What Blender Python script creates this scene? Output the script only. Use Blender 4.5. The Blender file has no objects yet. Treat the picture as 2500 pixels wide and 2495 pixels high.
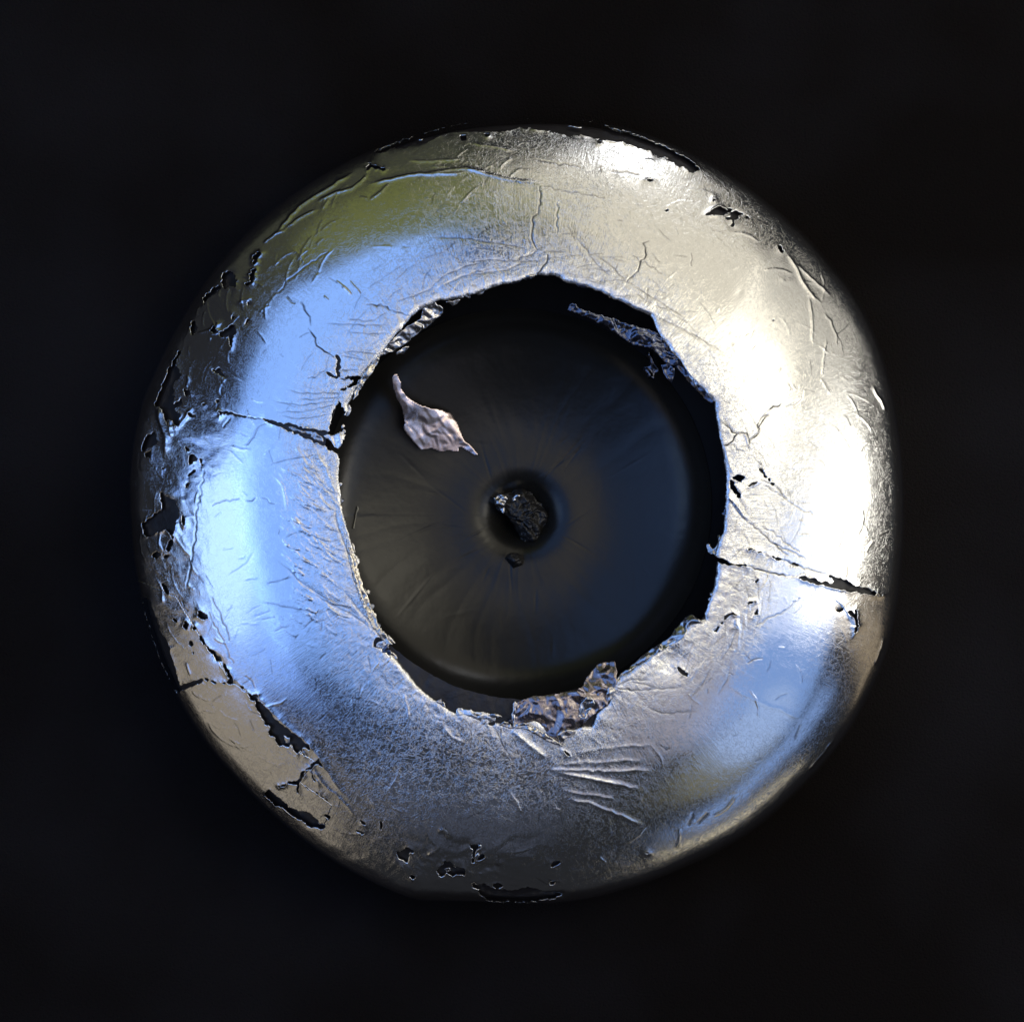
import bpy, math
import numpy as np
from mathutils import Vector, Matrix

# ---------------------------------------------------------------- camera, world, exposure
scene = bpy.context.scene
COL = scene.collection
DCAM = 20.0
cam_data = bpy.data.cameras.new("camera")
cam_data.sensor_width = 36.0
cam_data.lens = 36.0 * DCAM / 2.5
cam_data.clip_end = 200
cam = bpy.data.objects.new("camera", cam_data)
cam.location = (0, 0, DCAM)
COL.objects.link(cam)
scene.camera = cam
scene.view_settings.view_transform = 'Standard'
scene.view_settings.look = 'None'
scene.view_settings.exposure = 0.0
scene.view_settings.gamma = 1.0
world = bpy.data.worlds.new("World")
scene.world = world
world.use_nodes = True
world.node_tree.nodes['Background'].inputs[0].default_value = (0.9, 0.95, 1.1, 1)
world.node_tree.nodes['Background'].inputs[1].default_value = 0.022
scene.cycles.max_bounces = 6
scene.cycles.glossy_bounces = 4
scene.cycles.diffuse_bounces = 2
scene.cycles.use_denoising = True

# ---------------------------------------------------------------- shape of the cap (profile shared by lamps and meshes)
CX, CY = 0.012, 0.001          # middle of the cap
R0 = 0.945                     # nominal radius of the rim


def W(px, py):                 # point of the 1932 px wide view -> metres (decimetres) on the table plane
    return ((px * 1.29400 - 1250) / 1000.0, (1247.5 - py * 1.29400) / 1000.0)


def T(x0, y0, s, pts):         # point lists read in an enlarged view
    return [((x0 + p[0] / s - 1250) / 1000.0, (1247.5 - y0 - p[1] / s) / 1000.0) for p in pts]


# tilt of the surface (degrees) against radius; the cap is a flattened dome with a tight rim
KR = np.array([0.00, 0.40, 0.50, 0.60, 0.70, 0.78, 0.85, 0.907, 0.936, 0.9445])
KT = np.array([1.0, 3.0, 6.0, 12.5, 21.0, 29.0, 37.0, 43.0, 56.0, 88.0])


def build_profile():
    # integrate: dr = cos(th) ds, dz = -sin(th) ds ; tilt keeps growing round the rim
    r, z, th, s = 0.40, 0.0, math.radians(3.0), 0.0
    rows = [(s, r, z, th)]
    ds = 0.0008
    while r < 0.9440 and th < math.radians(88):
        th = math.radians(float(np.interp(r, KR, KT)))
        r += math.cos(th) * ds
        z -= math.sin(th) * ds
        s += ds
        rows.append((s, r, z, th))
    # round the rim and back under
    th_end = math.radians(140)
    k = math.radians(60) / 0.16
    while th < th_end:
        th += k * ds
        r += math.cos(th) * ds
        z -= math.sin(th) * ds
        s += ds
        rows.append((s, r, z, th))
    return np.array(rows)


PROF = build_profile()
SMAX = PROF[-1, 0]
IRIM = int(np.argmax(PROF[:, 1]))
RIMR = PROF[IRIM, 1]

OUT = [(1050, 229), (970, 231), (880, 239), (780, 262), (690, 294), (620, 330), (560, 368), (500, 415), (440, 474), (395, 530), (350, 602),
       (320, 655), (296, 705), (272, 765), (258, 830), (249, 900), (250, 970), (255, 1040), (268, 1110), (281, 1170), (303, 1235), (330, 1296), (365, 1358), (405, 1415),
       (450, 1465), (495, 1510), (545, 1555), (600, 1598), (650, 1630), (700, 1657), (745, 1678), (790, 1694), (840, 1694), (900, 1695), (980, 1699), (1060, 1697),
       (1120, 1688), (1180, 1672), (1240, 1652), (1300, 1626), (1355, 1600), (1410, 1568), (1460, 1530), (1510, 1482), (1560, 1428), (1605, 1366),
       (1640, 1300), (1665, 1240), (1682, 1180), (1692, 1120), (1699, 1050), (1702, 985), (1701, 900), (1695, 830), (1681, 745), (1660, 670),
       (1632, 600), (1600, 545), (1562, 500), (1520, 452), (1480, 416), (1440, 383), (1400, 352), (1350, 320), (1300, 293), (1250, 270), (1200, 252), (1130, 237)]
_o = np.array([W(*p) for p in OUT]) * 1.019 - np.array([CX, CY])
_a = np.arctan2(_o[:, 1], _o[:, 0])
_r = np.hypot(_o[:, 0], _o[:, 1])
_i = np.argsort(_a)
_a, _r = _a[_i], _r[_i]
_a = np.concatenate([_a - 2 * np.pi, _a, _a + 2 * np.pi])
_r = np.concatenate([_r, _r, _r])
_fine = np.linspace(-np.pi * 2, np.pi * 2, 2881)
_rf = np.interp(_fine, _a, _r)
_k = np.hanning(25)
_rf = np.convolve(np.pad(_rf, 12, mode='edge'), _k / _k.sum(), mode='valid')


def rim_radius(phi):
    return np.interp(phi, _fine, _rf)


def reflect_dir(px, py):       # where the cap at this point of the view looks to
    x, y = W(px, py)
    x -= CX; y -= CY
    phi = math.atan2(y, x)
    r = math.hypot(x, y) * RIMR / float(rim_radius(phi))
    th = float(np.interp(min(r, RIMR), PROF[:IRIM, 1], PROF[:IRIM, 3]))
    n = Vector((math.sin(th) * math.cos(phi), math.sin(th) * math.sin(phi), math.cos(th)))
    return (2 * n.z * n - Vector((0, 0, 1))).normalized()


# ---------------------------------------------------------------- lamps: the windows, wall and foliage light that the foil mirrors
def lamp(name, c, pa, pb, colour, level, dist=9.0, shape='RECTANGLE', spread=180):
    d = reflect_dir(*c)
    da, db = reflect_dir(*pa), reflect_dir(*pb)
    u = (da - d * da.dot(d)).normalized()
    ha = math.tan(min(1.15, math.acos(max(-1, min(1, da.dot(d))))))
    v = d.cross(u).normalized()
    hb = math.tan(min(1.15, math.acos(max(-1, min(1, db.dot(d))))))
    L = bpy.data.lights.new(name, 'AREA')
    L.shape = shape
    L.size = 2 * ha * dist
    L.size_y = 2 * hb * dist
    L.color = colour
    area = L.size * L.size_y * (1.0 if shape == 'RECTANGLE' else math.pi / 4)
    L.energy = level * math.pi * area
    o = bpy.data.objects.new(name, L)
    COL.objects.link(o)
    z = d
    m = Matrix((u, v, z)).transposed().to_4x4()
    m.translation = d * dist
    o.matrix_world = m
    return o


#LAMPS
lamp("sky_window_lamp", (535, 750), (655, 470), (420, 840), (0.22, 0.43, 1.0), 1.25)
lamp("sky_window_lamp", (402, 1080), (490, 1320), (345, 1085), (0.21, 0.40, 1.0), 1.15)
lamp("sky_core_lamp", (392, 1030), (415, 850), (350, 1030), (0.6, 0.85, 1.0), 0.8, 8.5, 'ELLIPSE')
lamp("dark_foliage_lamp", (640, 350), (420, 520), (630, 310), (0.8, 0.85, 0.35), 0.032, 9, 'ELLIPSE')
lamp("foliage_lamp", (770, 375), (560, 430), (745, 335), (0.8, 0.9, 0.14), 0.13, 9, 'ELLIPSE')
lamp("bright_wall_lamp", (1270, 430), (1030, 400), (1240, 560), (1.0, 0.92, 0.74), 0.80, 9.5)
lamp("bright_wall_lamp", (1530, 720), (1400, 560), (1420, 800), (1.0, 0.94, 0.80), 0.60, 9.5)
lamp("sun_patch_lamp", (1618, 985), (1602, 925), (1660, 980), (1.0, 0.96, 0.86), 4.5, 8.0, 'ELLIPSE')
lamp("sun_glow_lamp", (1600, 960), (1560, 840), (1668, 960), (1.0, 0.95, 0.84), 1.0, 8.5, 'ELLIPSE')
lamp("rim_wall_lamp", (1674, 880), (1655, 700), (1679, 880), (1.0, 0.93, 0.8), 0.35, 9)
lamp("sun_patch_lamp", (1450, 765), (1365, 630), (1520, 735), (1.0, 0.93, 0.74), 2.4, 8.5, 'ELLIPSE')
lamp("high_lamp", (1185, 295), (1100, 288), (1190, 322), (0.93, 0.95, 1.0), 3.6, 8.5, 'ELLIPSE')
lamp("pale_wall_lamp", (1540, 1125), (1400, 1110), (1535, 1180), (1.0, 0.95, 0.92), 0.6, 8.5, 'ELLIPSE')
lamp("blue_patch_lamp", (1505, 1240), (1590, 1150), (1425, 1180), (0.27, 0.48, 1.0), 0.75, 8.5, 'ELLIPSE')
lamp("blue_edge_lamp", (1445, 1465), (1260, 1590), (1453, 1473), (0.3, 0.5, 1.0), 0.7, 8.5)
lamp("olive_wall_lamp", (1390, 1440), (1250, 1530), (1420, 1465), (1.0, 0.95, 0.6), 0.16, 9, 'ELLIPSE')
lamp("low_wall_lamp", (1370, 1566), (1220, 1636), (1374, 1570), (1.0, 0.87, 0.6), 0.8, 9)
lamp("low_wall_lamp", (1662, 1200), (1640, 1310), (1667, 1201), (1.0, 0.78, 0.5), 0.28, 9)
lamp("low_wall_lamp", (430, 1380), (310, 1200), (480, 1340), (1.0, 0.86, 0.66), 0.28, 9)
lamp("pale_low_lamp", (1270, 1330), (1100, 1420), (1330, 1420), (0.9, 0.86, 1.0), 0.38, 10, 'ELLIPSE')
lamp("dim_blue_lamp", (860, 1560), (680, 1500), (870, 1500), (0.5, 0.62, 1.0), 0.07, 9, 'ELLIPSE')
lamp("ceiling_lamp", (1050, 895), (660, 905), (1050, 500), (1.0, 0.94, 0.91), 0.85, 27, 'ELLIPSE')
#ENDLAMPS

# ---------------------------------------------------------------- numeric helpers
RNG = np.random.default_rng(11)


def hash2(ix, iy, seed):
    h = (ix.astype(np.int64) * 374761393 + iy.astype(np.int64) * 668265263 + seed * 1442695041) & 0xFFFFFFFF
    h = ((h ^ (h >> 13)) * 1274126177) & 0xFFFFFFFF
    h = h ^ (h >> 16)
    return (h & 0xFFFFFF) / float(0xFFFFFF)


def vnoise(x, y, seed=0):
    ix, iy = np.floor(x), np.floor(y)
    fx, fy = x - ix, y - iy
    fx = fx * fx * (3 - 2 * fx)
    fy = fy * fy * (3 - 2 * fy)
    a = hash2(ix, iy, seed); b = hash2(ix + 1, iy, seed)
    c = hash2(ix, iy + 1, seed); d = hash2(ix + 1, iy + 1, seed)
    return (a * (1 - fx) + b * fx) * (1 - fy) + (c * (1 - fx) + d * fx) * fy * 1.0


def fbm(x, y, octs, seed=0, gain=0.5):
    t, amp, n = 0, 1.0, 0
    for i in range(octs):
        t = t + amp * (vnoise(x, y, seed + i * 17) - 0.5)
        n += amp
        x, y = (x * 1.9 + y * 0.7 + 3.1), (y * 1.9 - x * 0.7 + 1.7)
        amp *= gain
    return t / n * 2


def ridged(x, y, octs, seed=0, gain=0.55):
    t, amp, n = 0, 1.0, 0
    for i in range(octs):
        t = t + amp * (1 - np.abs(2 * vnoise(x, y, seed + i * 13) - 1))
        n += amp
        x, y = (x * 1.8 + y * 0.8 + 5.1), (y * 1.8 - x * 0.8 + 2.3)
        amp *= gain
    return t / n


def facet(x, y, seed=0):
    # crumpled sheet: random heights joined by flat triangles, with sharp folds between them
    wx = x + 1.5 * (vnoise(x * .8, y * .8, seed + 1) - .5)
    wy = y + 1.5 * (vnoise(x * .8 + 9, y * .8, seed + 2) - .5)
    u = wx + wy * 0.5; v = wy * 0.866
    iu, iv = np.floor(u), np.floor(v)
    fu, fv = u - iu, v - iv
    a = hash2(iu, iv, seed); b = hash2(iu + 1, iv, seed); c = hash2(iu, iv + 1, seed); d = hash2(iu + 1, iv + 1, seed)
    lo = a + (b - a) * fu + (c - a) * fv
    hi = d + (c - d) * (1 - fu) + (b - d) * (1 - fv)
    return np.where(fu + fv < 1, lo, hi)


def crumple(x, y, seed=0):
    return (facet(x, y, seed) + 0.6 * facet(x * 1.1 + y * 1.5, y * 1.1 - x * 1.5, seed + 7) + 0.30 * facet(x * 3.4 - y * 1.2, y * 3.4 + x * 1.2, seed + 15)) / 1.83


def roughen(pts, step=0.008, amp=0.0022, closed=True, rng=RNG):
    p = [np.array(q, float) for q in pts]
    if closed:
        p = p + [p[0]]
    out = []
    for a, b in zip(p[:-1], p[1:]):
        L = float(np.hypot(*(b - a)))
        n = max(1, int(L / step))
        nrm = np.array([-(b - a)[1], (b - a)[0]]) / (L + 1e-9)
        for k in range(n):
            t = k / n
            j = 0 if k == 0 else rng.normal() * amp
            out.append(a + (b - a) * t + nrm * j)
    if not closed:
        out.append(p[-1])
    return np.array(out)


def seg_dist(X, Y, P, closed):
    n = len(P)
    best = np.full(X.shape, 1e9)
    bx = np.zeros_like(X); by = np.zeros_like(X); bt = np.zeros_like(X)
    m = n if closed else n - 1
    for i in range(m):
        a, b = P[i], P[(i + 1) % n]
        dx, dy = b[0] - a[0], b[1] - a[1]
        L2 = dx * dx + dy * dy + 1e-14
        t = np.clip(((X - a[0]) * dx + (Y - a[1]) * dy) / L2, 0, 1)
        qx, qy = a[0] + t * dx, a[1] + t * dy
        d = (X - qx) ** 2 + (Y - qy) ** 2
        k = d < best
        best = np.where(k, d, best)
        bx = np.where(k, qx, bx); by = np.where(k, qy, by)
        bt = np.where(k, (i + t) / m, bt)
    return np.sqrt(best), bx, by, bt


def inside(X, Y, P):
    r = np.zeros(X.shape, bool)
    n = len(P)
    for i in range(n):
        a, b = P[i], P[(i + 1) % n]
        if a[1] == b[1]:
            continue
        c = ((a[1] > Y) != (b[1] > Y)) & (X < (b[0] - a[0]) * (Y - a[1]) / (b[1] - a[1]) + a[0])
        r ^= c
    return r


def make_mesh(name, V, F, mat, parent=None, attrs=None, smooth=True):
    me = bpy.data.meshes.new(name)
    V = np.asarray(V, np.float32)
    F = np.asarray(F, np.int32)
    k = F.shape[1]
    me.vertices.add(len(V)); me.vertices.foreach_set('co', V.ravel())
    me.loops.add(F.size); me.loops.foreach_set('vertex_index', F.ravel())
    me.polygons.add(len(F))
    me.polygons.foreach_set('loop_start', np.arange(0, F.size, k, dtype=np.int32))
    me.polygons.foreach_set('loop_total', np.full(len(F), k, np.int32))
    me.update(calc_edges=True)
    me.validate()
    me.polygons.foreach_set('use_smooth', np.full(len(me.polygons), smooth, bool))
    if attrs:
        for an, av in attrs.items():
            at = me.attributes.new(an, 'FLOAT', 'POINT')
            at.data.foreach_set('value', np.asarray(av, np.float32))
    me.materials.append(mat)
    o = bpy.data.objects.new(name, me)
    COL.objects.link(o)
    if parent is not None:
        o.parent = parent
    return o


def tag(o, label, cat, group=None, kind=None):
    if label: o['label'] = label
    if cat: o['category'] = cat
    if group: o['group'] = group
    if kind: o['kind'] = kind
    return o


# ---------------------------------------------------------------- materials
def new_mat(name):
    m = bpy.data.materials.new(name)
    m.use_nodes = True
    nt = m.node_tree
    b = nt.nodes['Principled BSDF']
    return m, nt, b


def N(nt, kind, **kw):
    n = nt.nodes.new(kind)
    for k, v in kw.items():
        if k in n.bl_rna.properties:
            setattr(n, k, v)
        else:
            n.inputs[k.replace('_', ' ')].default_value = v
    return n


def math_node(nt, op, a, b=None, c=None, clamp=False):
    n = nt.nodes.new('ShaderNodeMath'); n.operation = op; n.use_clamp = clamp
    for i, v in enumerate((a, b, c)):
        if v is None: continue
        if isinstance(v, (int, float)): n.inputs[i].default_value = v
        else: nt.links.new(v, n.inputs[i])
    return n.outputs[0]


def foil_material(name, tint=(0.80, 0.80, 0.80), rough=0.125, crumple=1.0):
    m, nt, b = new_mat(name)
    L = nt.links.new
    tc = N(nt, 'ShaderNodeTexCoord')
    co = tc.outputs['Object']
    scuff = N(nt, 'ShaderNodeAttribute', attribute_name='scuff').outputs['Fac']
    crack_fold_shade = N(nt, 'ShaderNodeAttribute', attribute_name='crack_fold_shade').outputs['Fac']

    def noise(scale, detail, rough_, dist, vec=co):
        n = N(nt, 'ShaderNodeTexNoise', Scale=scale, Detail=detail, Roughness=rough_, Distortion=dist)
        L(vec, n.inputs['Vector'])
        return n.outputs['Fac']

    def ridge(f, width):          # thin curved lines where the noise crosses one half
        a = math_node(nt, 'ABSOLUTE', math_node(nt, 'SUBTRACT', f, 0.5))
        return math_node(nt, 'SUBTRACT', 1.0, math_node(nt, 'DIVIDE', a, width), clamp=True)

    worm = ridge(noise(62, 2, 0.6, 1.2), 0.035)
    worm2 = ridge(noise(34, 3, 0.65, 2.0), 0.02)
    grain = noise(230, 3, 0.7, 0.4)
    blotch = noise(7, 4, 0.6, 0.3)
    # stretched, brushed hair scratches in polar coordinates (attribute: polar vector)
    pol = N(nt, 'ShaderNodeAttribute', attribute_name='polar')
    mp = N(nt, 'ShaderNodeMapping'); mp.inputs['Scale'].default_value = (150, 16, 1)
    L(pol.outputs['Vector'], mp.inputs['Vector'])
    brush = noise(1.0, 3, 0.6, 0.5, mp.outputs['Vector'])
    mp2 = N(nt, 'ShaderNodeMapping'); mp2.inputs['Scale'].default_value = (18, 150, 1)
    mp2.inputs['Rotation'].default_value = (0, 0, 0.5)
    L(pol.outputs['Vector'], mp2.inputs['Vector'])
    brush2 = noise(1.0, 2, 0.6, 0.8, mp2.outputs['Vector'])

    h = math_node(nt, 'MULTIPLY', worm, 0.65)
    h = math_node(nt, 'MULTIPLY_ADD', worm2, 0.5, h)
    h = math_node(nt, 'MULTIPLY_ADD', grain, 0.30, h)
    h = math_node(nt, 'MULTIPLY_ADD', brush, 1.6, h)
    h = math_node(nt, 'MULTIPLY_ADD', brush2, 0.6, h)
    amt = math_node(nt, 'MULTIPLY_ADD', scuff, 0.00037 * crumple, 0.00003)
    h = math_node(nt, 'MULTIPLY', h, amt)
    bump = N(nt, 'ShaderNodeBump')
    bump.inputs['Strength'].default_value = 1.0
    bump.inputs['Distance'].default_value = 1.0
    L(h, bump.inputs['Height'])
    L(bump.outputs['Normal'], b.inputs['Normal'])

    r = math_node(nt, 'MULTIPLY_ADD', scuff, 0.16, rough)
    r = math_node(nt, 'MULTIPLY_ADD', math_node(nt, 'SUBTRACT', blotch, 0.5), 0.10, r)
    r = math_node(nt, 'MULTIPLY_ADD', math_node(nt, 'SUBTRACT', grain, 0.5), 0.16, r)
    L(r, b.inputs['Roughness'])
    mix = N(nt, 'ShaderNodeMix', data_type='RGBA')
    mix.inputs['A'].default_value = (*tint, 1)
    mix.inputs['B'].default_value = (tint[0] * 0.62, tint[1] * 0.60, tint[2] * 0.58, 1)
    gr = math_node(nt, 'MULTIPLY', math_node(nt, 'MULTIPLY_ADD', scuff, 0.55, 0.05), worm)
    L(gr, mix.inputs['Factor'])
    L(mix.outputs['Result'], b.inputs['Base Color'])
    b.inputs['Metallic'].default_value = 1.0
    # hairline cracks open onto the dark plastic; fold grooves get painted shade
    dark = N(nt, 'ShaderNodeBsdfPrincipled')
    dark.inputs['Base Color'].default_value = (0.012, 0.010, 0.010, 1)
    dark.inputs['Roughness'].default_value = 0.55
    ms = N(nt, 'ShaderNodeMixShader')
    L(crack_fold_shade, ms.inputs[0])
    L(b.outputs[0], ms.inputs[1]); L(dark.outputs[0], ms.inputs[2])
    L(ms.outputs[0], nt.nodes['Material Output'].inputs['Surface'])
    return m


def plastic_material(name, col, rough, bump_amt=0.0, bump_scale=20, spec=0.5):
    m, nt, b = new_mat(name)
    L = nt.links.new
    tc = N(nt, 'ShaderNodeTexCoord')
    n1 = N(nt, 'ShaderNodeTexNoise', Scale=bump_scale, Detail=5.0, Roughness=0.6)
    L(tc.outputs['Object'], n1.inputs['Vector'])
    b.inputs['Specular IOR Level'].default_value = spec
    cr = N(nt, 'ShaderNodeValToRGB')
    cr.color_ramp.elements[0].color = (col[0] * 0.6, col[1] * 0.6, col[2] * 0.6, 1)
    cr.color_ramp.elements[1].color = (col[0] * 1.4, col[1] * 1.4, col[2] * 1.4, 1)
    L(n1.outputs['Fac'], cr.inputs[0]); L(cr.outputs[0], b.inputs['Base Color'])
    r = math_node(nt, 'MULTIPLY_ADD', n1.outputs['Fac'], 0.12, rough - 0.06)
    L(r, b.inputs['Roughness'])
    if bump_amt:
        bp = N(nt, 'ShaderNodeBump'); bp.inputs['Distance'].default_value = bump_amt
        L(n1.outputs['Fac'], bp.inputs['Height']); L(bp.outputs['Normal'], b.inputs['Normal'])
    return m


M_FOIL = foil_material('foil')
M_FLAP = foil_material('crumpled_foil', (0.50, 0.49, 0.49), 0.11, 0.4)
M_SHADE = foil_material('shaded_foil', (0.12, 0.13, 0.17), 0.10, 0.4)  # shaded copy of the foil: mouth shade put into the tint
M_PINK = foil_material('pink_reflection_foil', (0.76, 0.63, 0.61), 0.26, 0.4)  # pink tint paints in a warm reflection of skin
M_MAUVE = foil_material('mauve_foil', (0.30, 0.265, 0.275), 0.12, 0.4)
M_BODY = plastic_material('dark_plastic', (0.012, 0.010, 0.010), 0.42, 0.002, 30)
M_WALL = plastic_material('black_plastic_wall', (0.0015, 0.0015, 0.0018), 0.6, 0.0, 30, 0.12)
M_DISH = plastic_material('black_plastic_dish', (0.006, 0.0056, 0.0045), 0.30, 0.004, 3.0, 0.36)
M_CRUMB = plastic_material('crumb', (0.012, 0.011, 0.010), 0.38, 0.006, 60)
M_DUST = plastic_material('dust', (0.25, 0.24, 0.2), 0.8, 0.0, 60)


def table_material():
    m, nt, b = new_mat('black_card')
    L = nt.links.new
    tc = N(nt, 'ShaderNodeTexCoord')
    n1 = N(nt, 'ShaderNodeTexNoise', Scale=1.1, Detail=3.0, Roughness=0.5); L(tc.outputs['Object'], n1.inputs['Vector'])
    n2 = N(nt, 'ShaderNodeTexNoise', Scale=160, Detail=3.0, Roughness=0.7); L(tc.outputs['Object'], n2.inputs['Vector'])
    cr = N(nt, 'ShaderNodeValToRGB')
    e = cr.color_ramp.elements
    e[0].position = 0.35; e[0].color = (0.0085, 0.0068, 0.0060, 1)
    e[1].position = 0.65; e[1].color = (0.0165, 0.0150, 0.0160, 1)
    L(n1.outputs['Fac'], cr.inputs[0])
    mx = N(nt, 'ShaderNodeMix', data_type='RGBA', blend_type='MULTIPLY')
    mx.inputs['Factor'].default_value = 0.5
    L(cr.outputs[0], mx.inputs['A'])
    L(n2.outputs['Color'], mx.inputs['B'])
    L(mx.outputs['Result'], b.inputs['Base Color'])
    b.inputs['Roughness'].default_value = 0.95
    b.inputs['Specular IOR Level'].default_value = 0.03
    bp = N(nt, 'ShaderNodeBump'); bp.inputs['Distance'].default_value = 0.004
    L(n2.outputs['Fac'], bp.inputs['Height']); L(bp.outputs['Normal'], b.inputs['Normal'])
    return m


# ---------------------------------------------------------------- the table
def grid_sheet(name, half, n, z, mat):
    g = np.linspace(-half, half, n)
    X, Y = np.meshgrid(g, g)
    V = np.stack([X.ravel(), Y.ravel(), np.full(X.size, z)], 1)
    i = np.arange(n * n).reshape(n, n)
    F = np.stack([i[:-1, :-1].ravel(), i[:-1, 1:].ravel(), i[1:, 1:].ravel(), i[1:, :-1].ravel()], 1)
    return make_mesh(name, V, F, mat)


RIM_BOTTOM = PROF[-1, 2]
ZT = RIM_BOTTOM - 0.06
tag(grid_sheet('table', 3.2, 9, ZT, table_material()), 'matt black tabletop lying under the foil covered cap', 'table', kind='structure')

# ---------------------------------------------------------------- holes, tears, cracks, creases of the foil
ZA = lambda p: T(300, 250, 2.966, p)
ZB = lambda p: T(850, 250, 2.966, p)
ZC = lambda p: T(1450, 300, 2.41, p)
ZD = lambda p: T(300, 850, 2.966, p)
ZE = lambda p: T(1550, 1000, 2.754, p)
ZF = lambda p: T(300, 1450, 2.754, p)
ZG = lambda p: T(900, 1550, 2.754, p)
ZH = lambda p: T(1500, 1500, 2.571, p)
YA = lambda p: T(800, 650, 3.856, p)
YB = lambda p: T(1300, 650, 3.856, p)
YC = lambda p: T(1100, 1100, 4.82, p)
YD = lambda p: T(1150, 1500, 3.22, p)
YE = lambda p: T(800, 1400, 3.864, p)
YM = lambda p: T(700, 600, 1.5425, p)

HOLE = YM([(955, 108), (1010, 112), (1060, 140), (1150, 160), (1250, 205), (1330, 245), (1370, 262), (1400, 325), (1440, 380), (1474, 425),
           (1530, 500), (1585, 560), (1614, 590), (1625, 680), (1640, 760), (1655, 850), (1656, 920), (1652, 1000), (1645, 1080), (1628, 1110),
           (1612, 1165), (1622, 1190), (1612, 1270), (1595, 1330), (1577, 1405), (1545, 1412), (1510, 1430), (1470, 1475), (1400, 1525), (1330, 1575), (1262, 1615),
           (1222, 1655), (1210, 1720), (1165, 1760), (1150, 1808), (1095, 1812), (1040, 1816), (1000, 1822), (930, 1780), (880, 1765), (858, 1730), (850, 1812), (785, 1797), (785, 1770), (700, 1762), (642, 1748),
           (635, 1760), (600, 1740), (530, 1690), (480, 1640), (430, 1575), (385, 1532), (362, 1500), (400, 1500), (345, 1430), (310, 1340), (275, 1240), (255, 1150),
           (225, 1060), (205, 960), (195, 880), (200, 800), (215, 700), (222, 640), (250, 560), (275, 510), (320, 450), (345, 420), (385, 368), (440, 300), (470, 265),
           (500, 240), (560, 212), (640, 198), (700, 185), (780, 155), (880, 130), (930, 112)])

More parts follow.
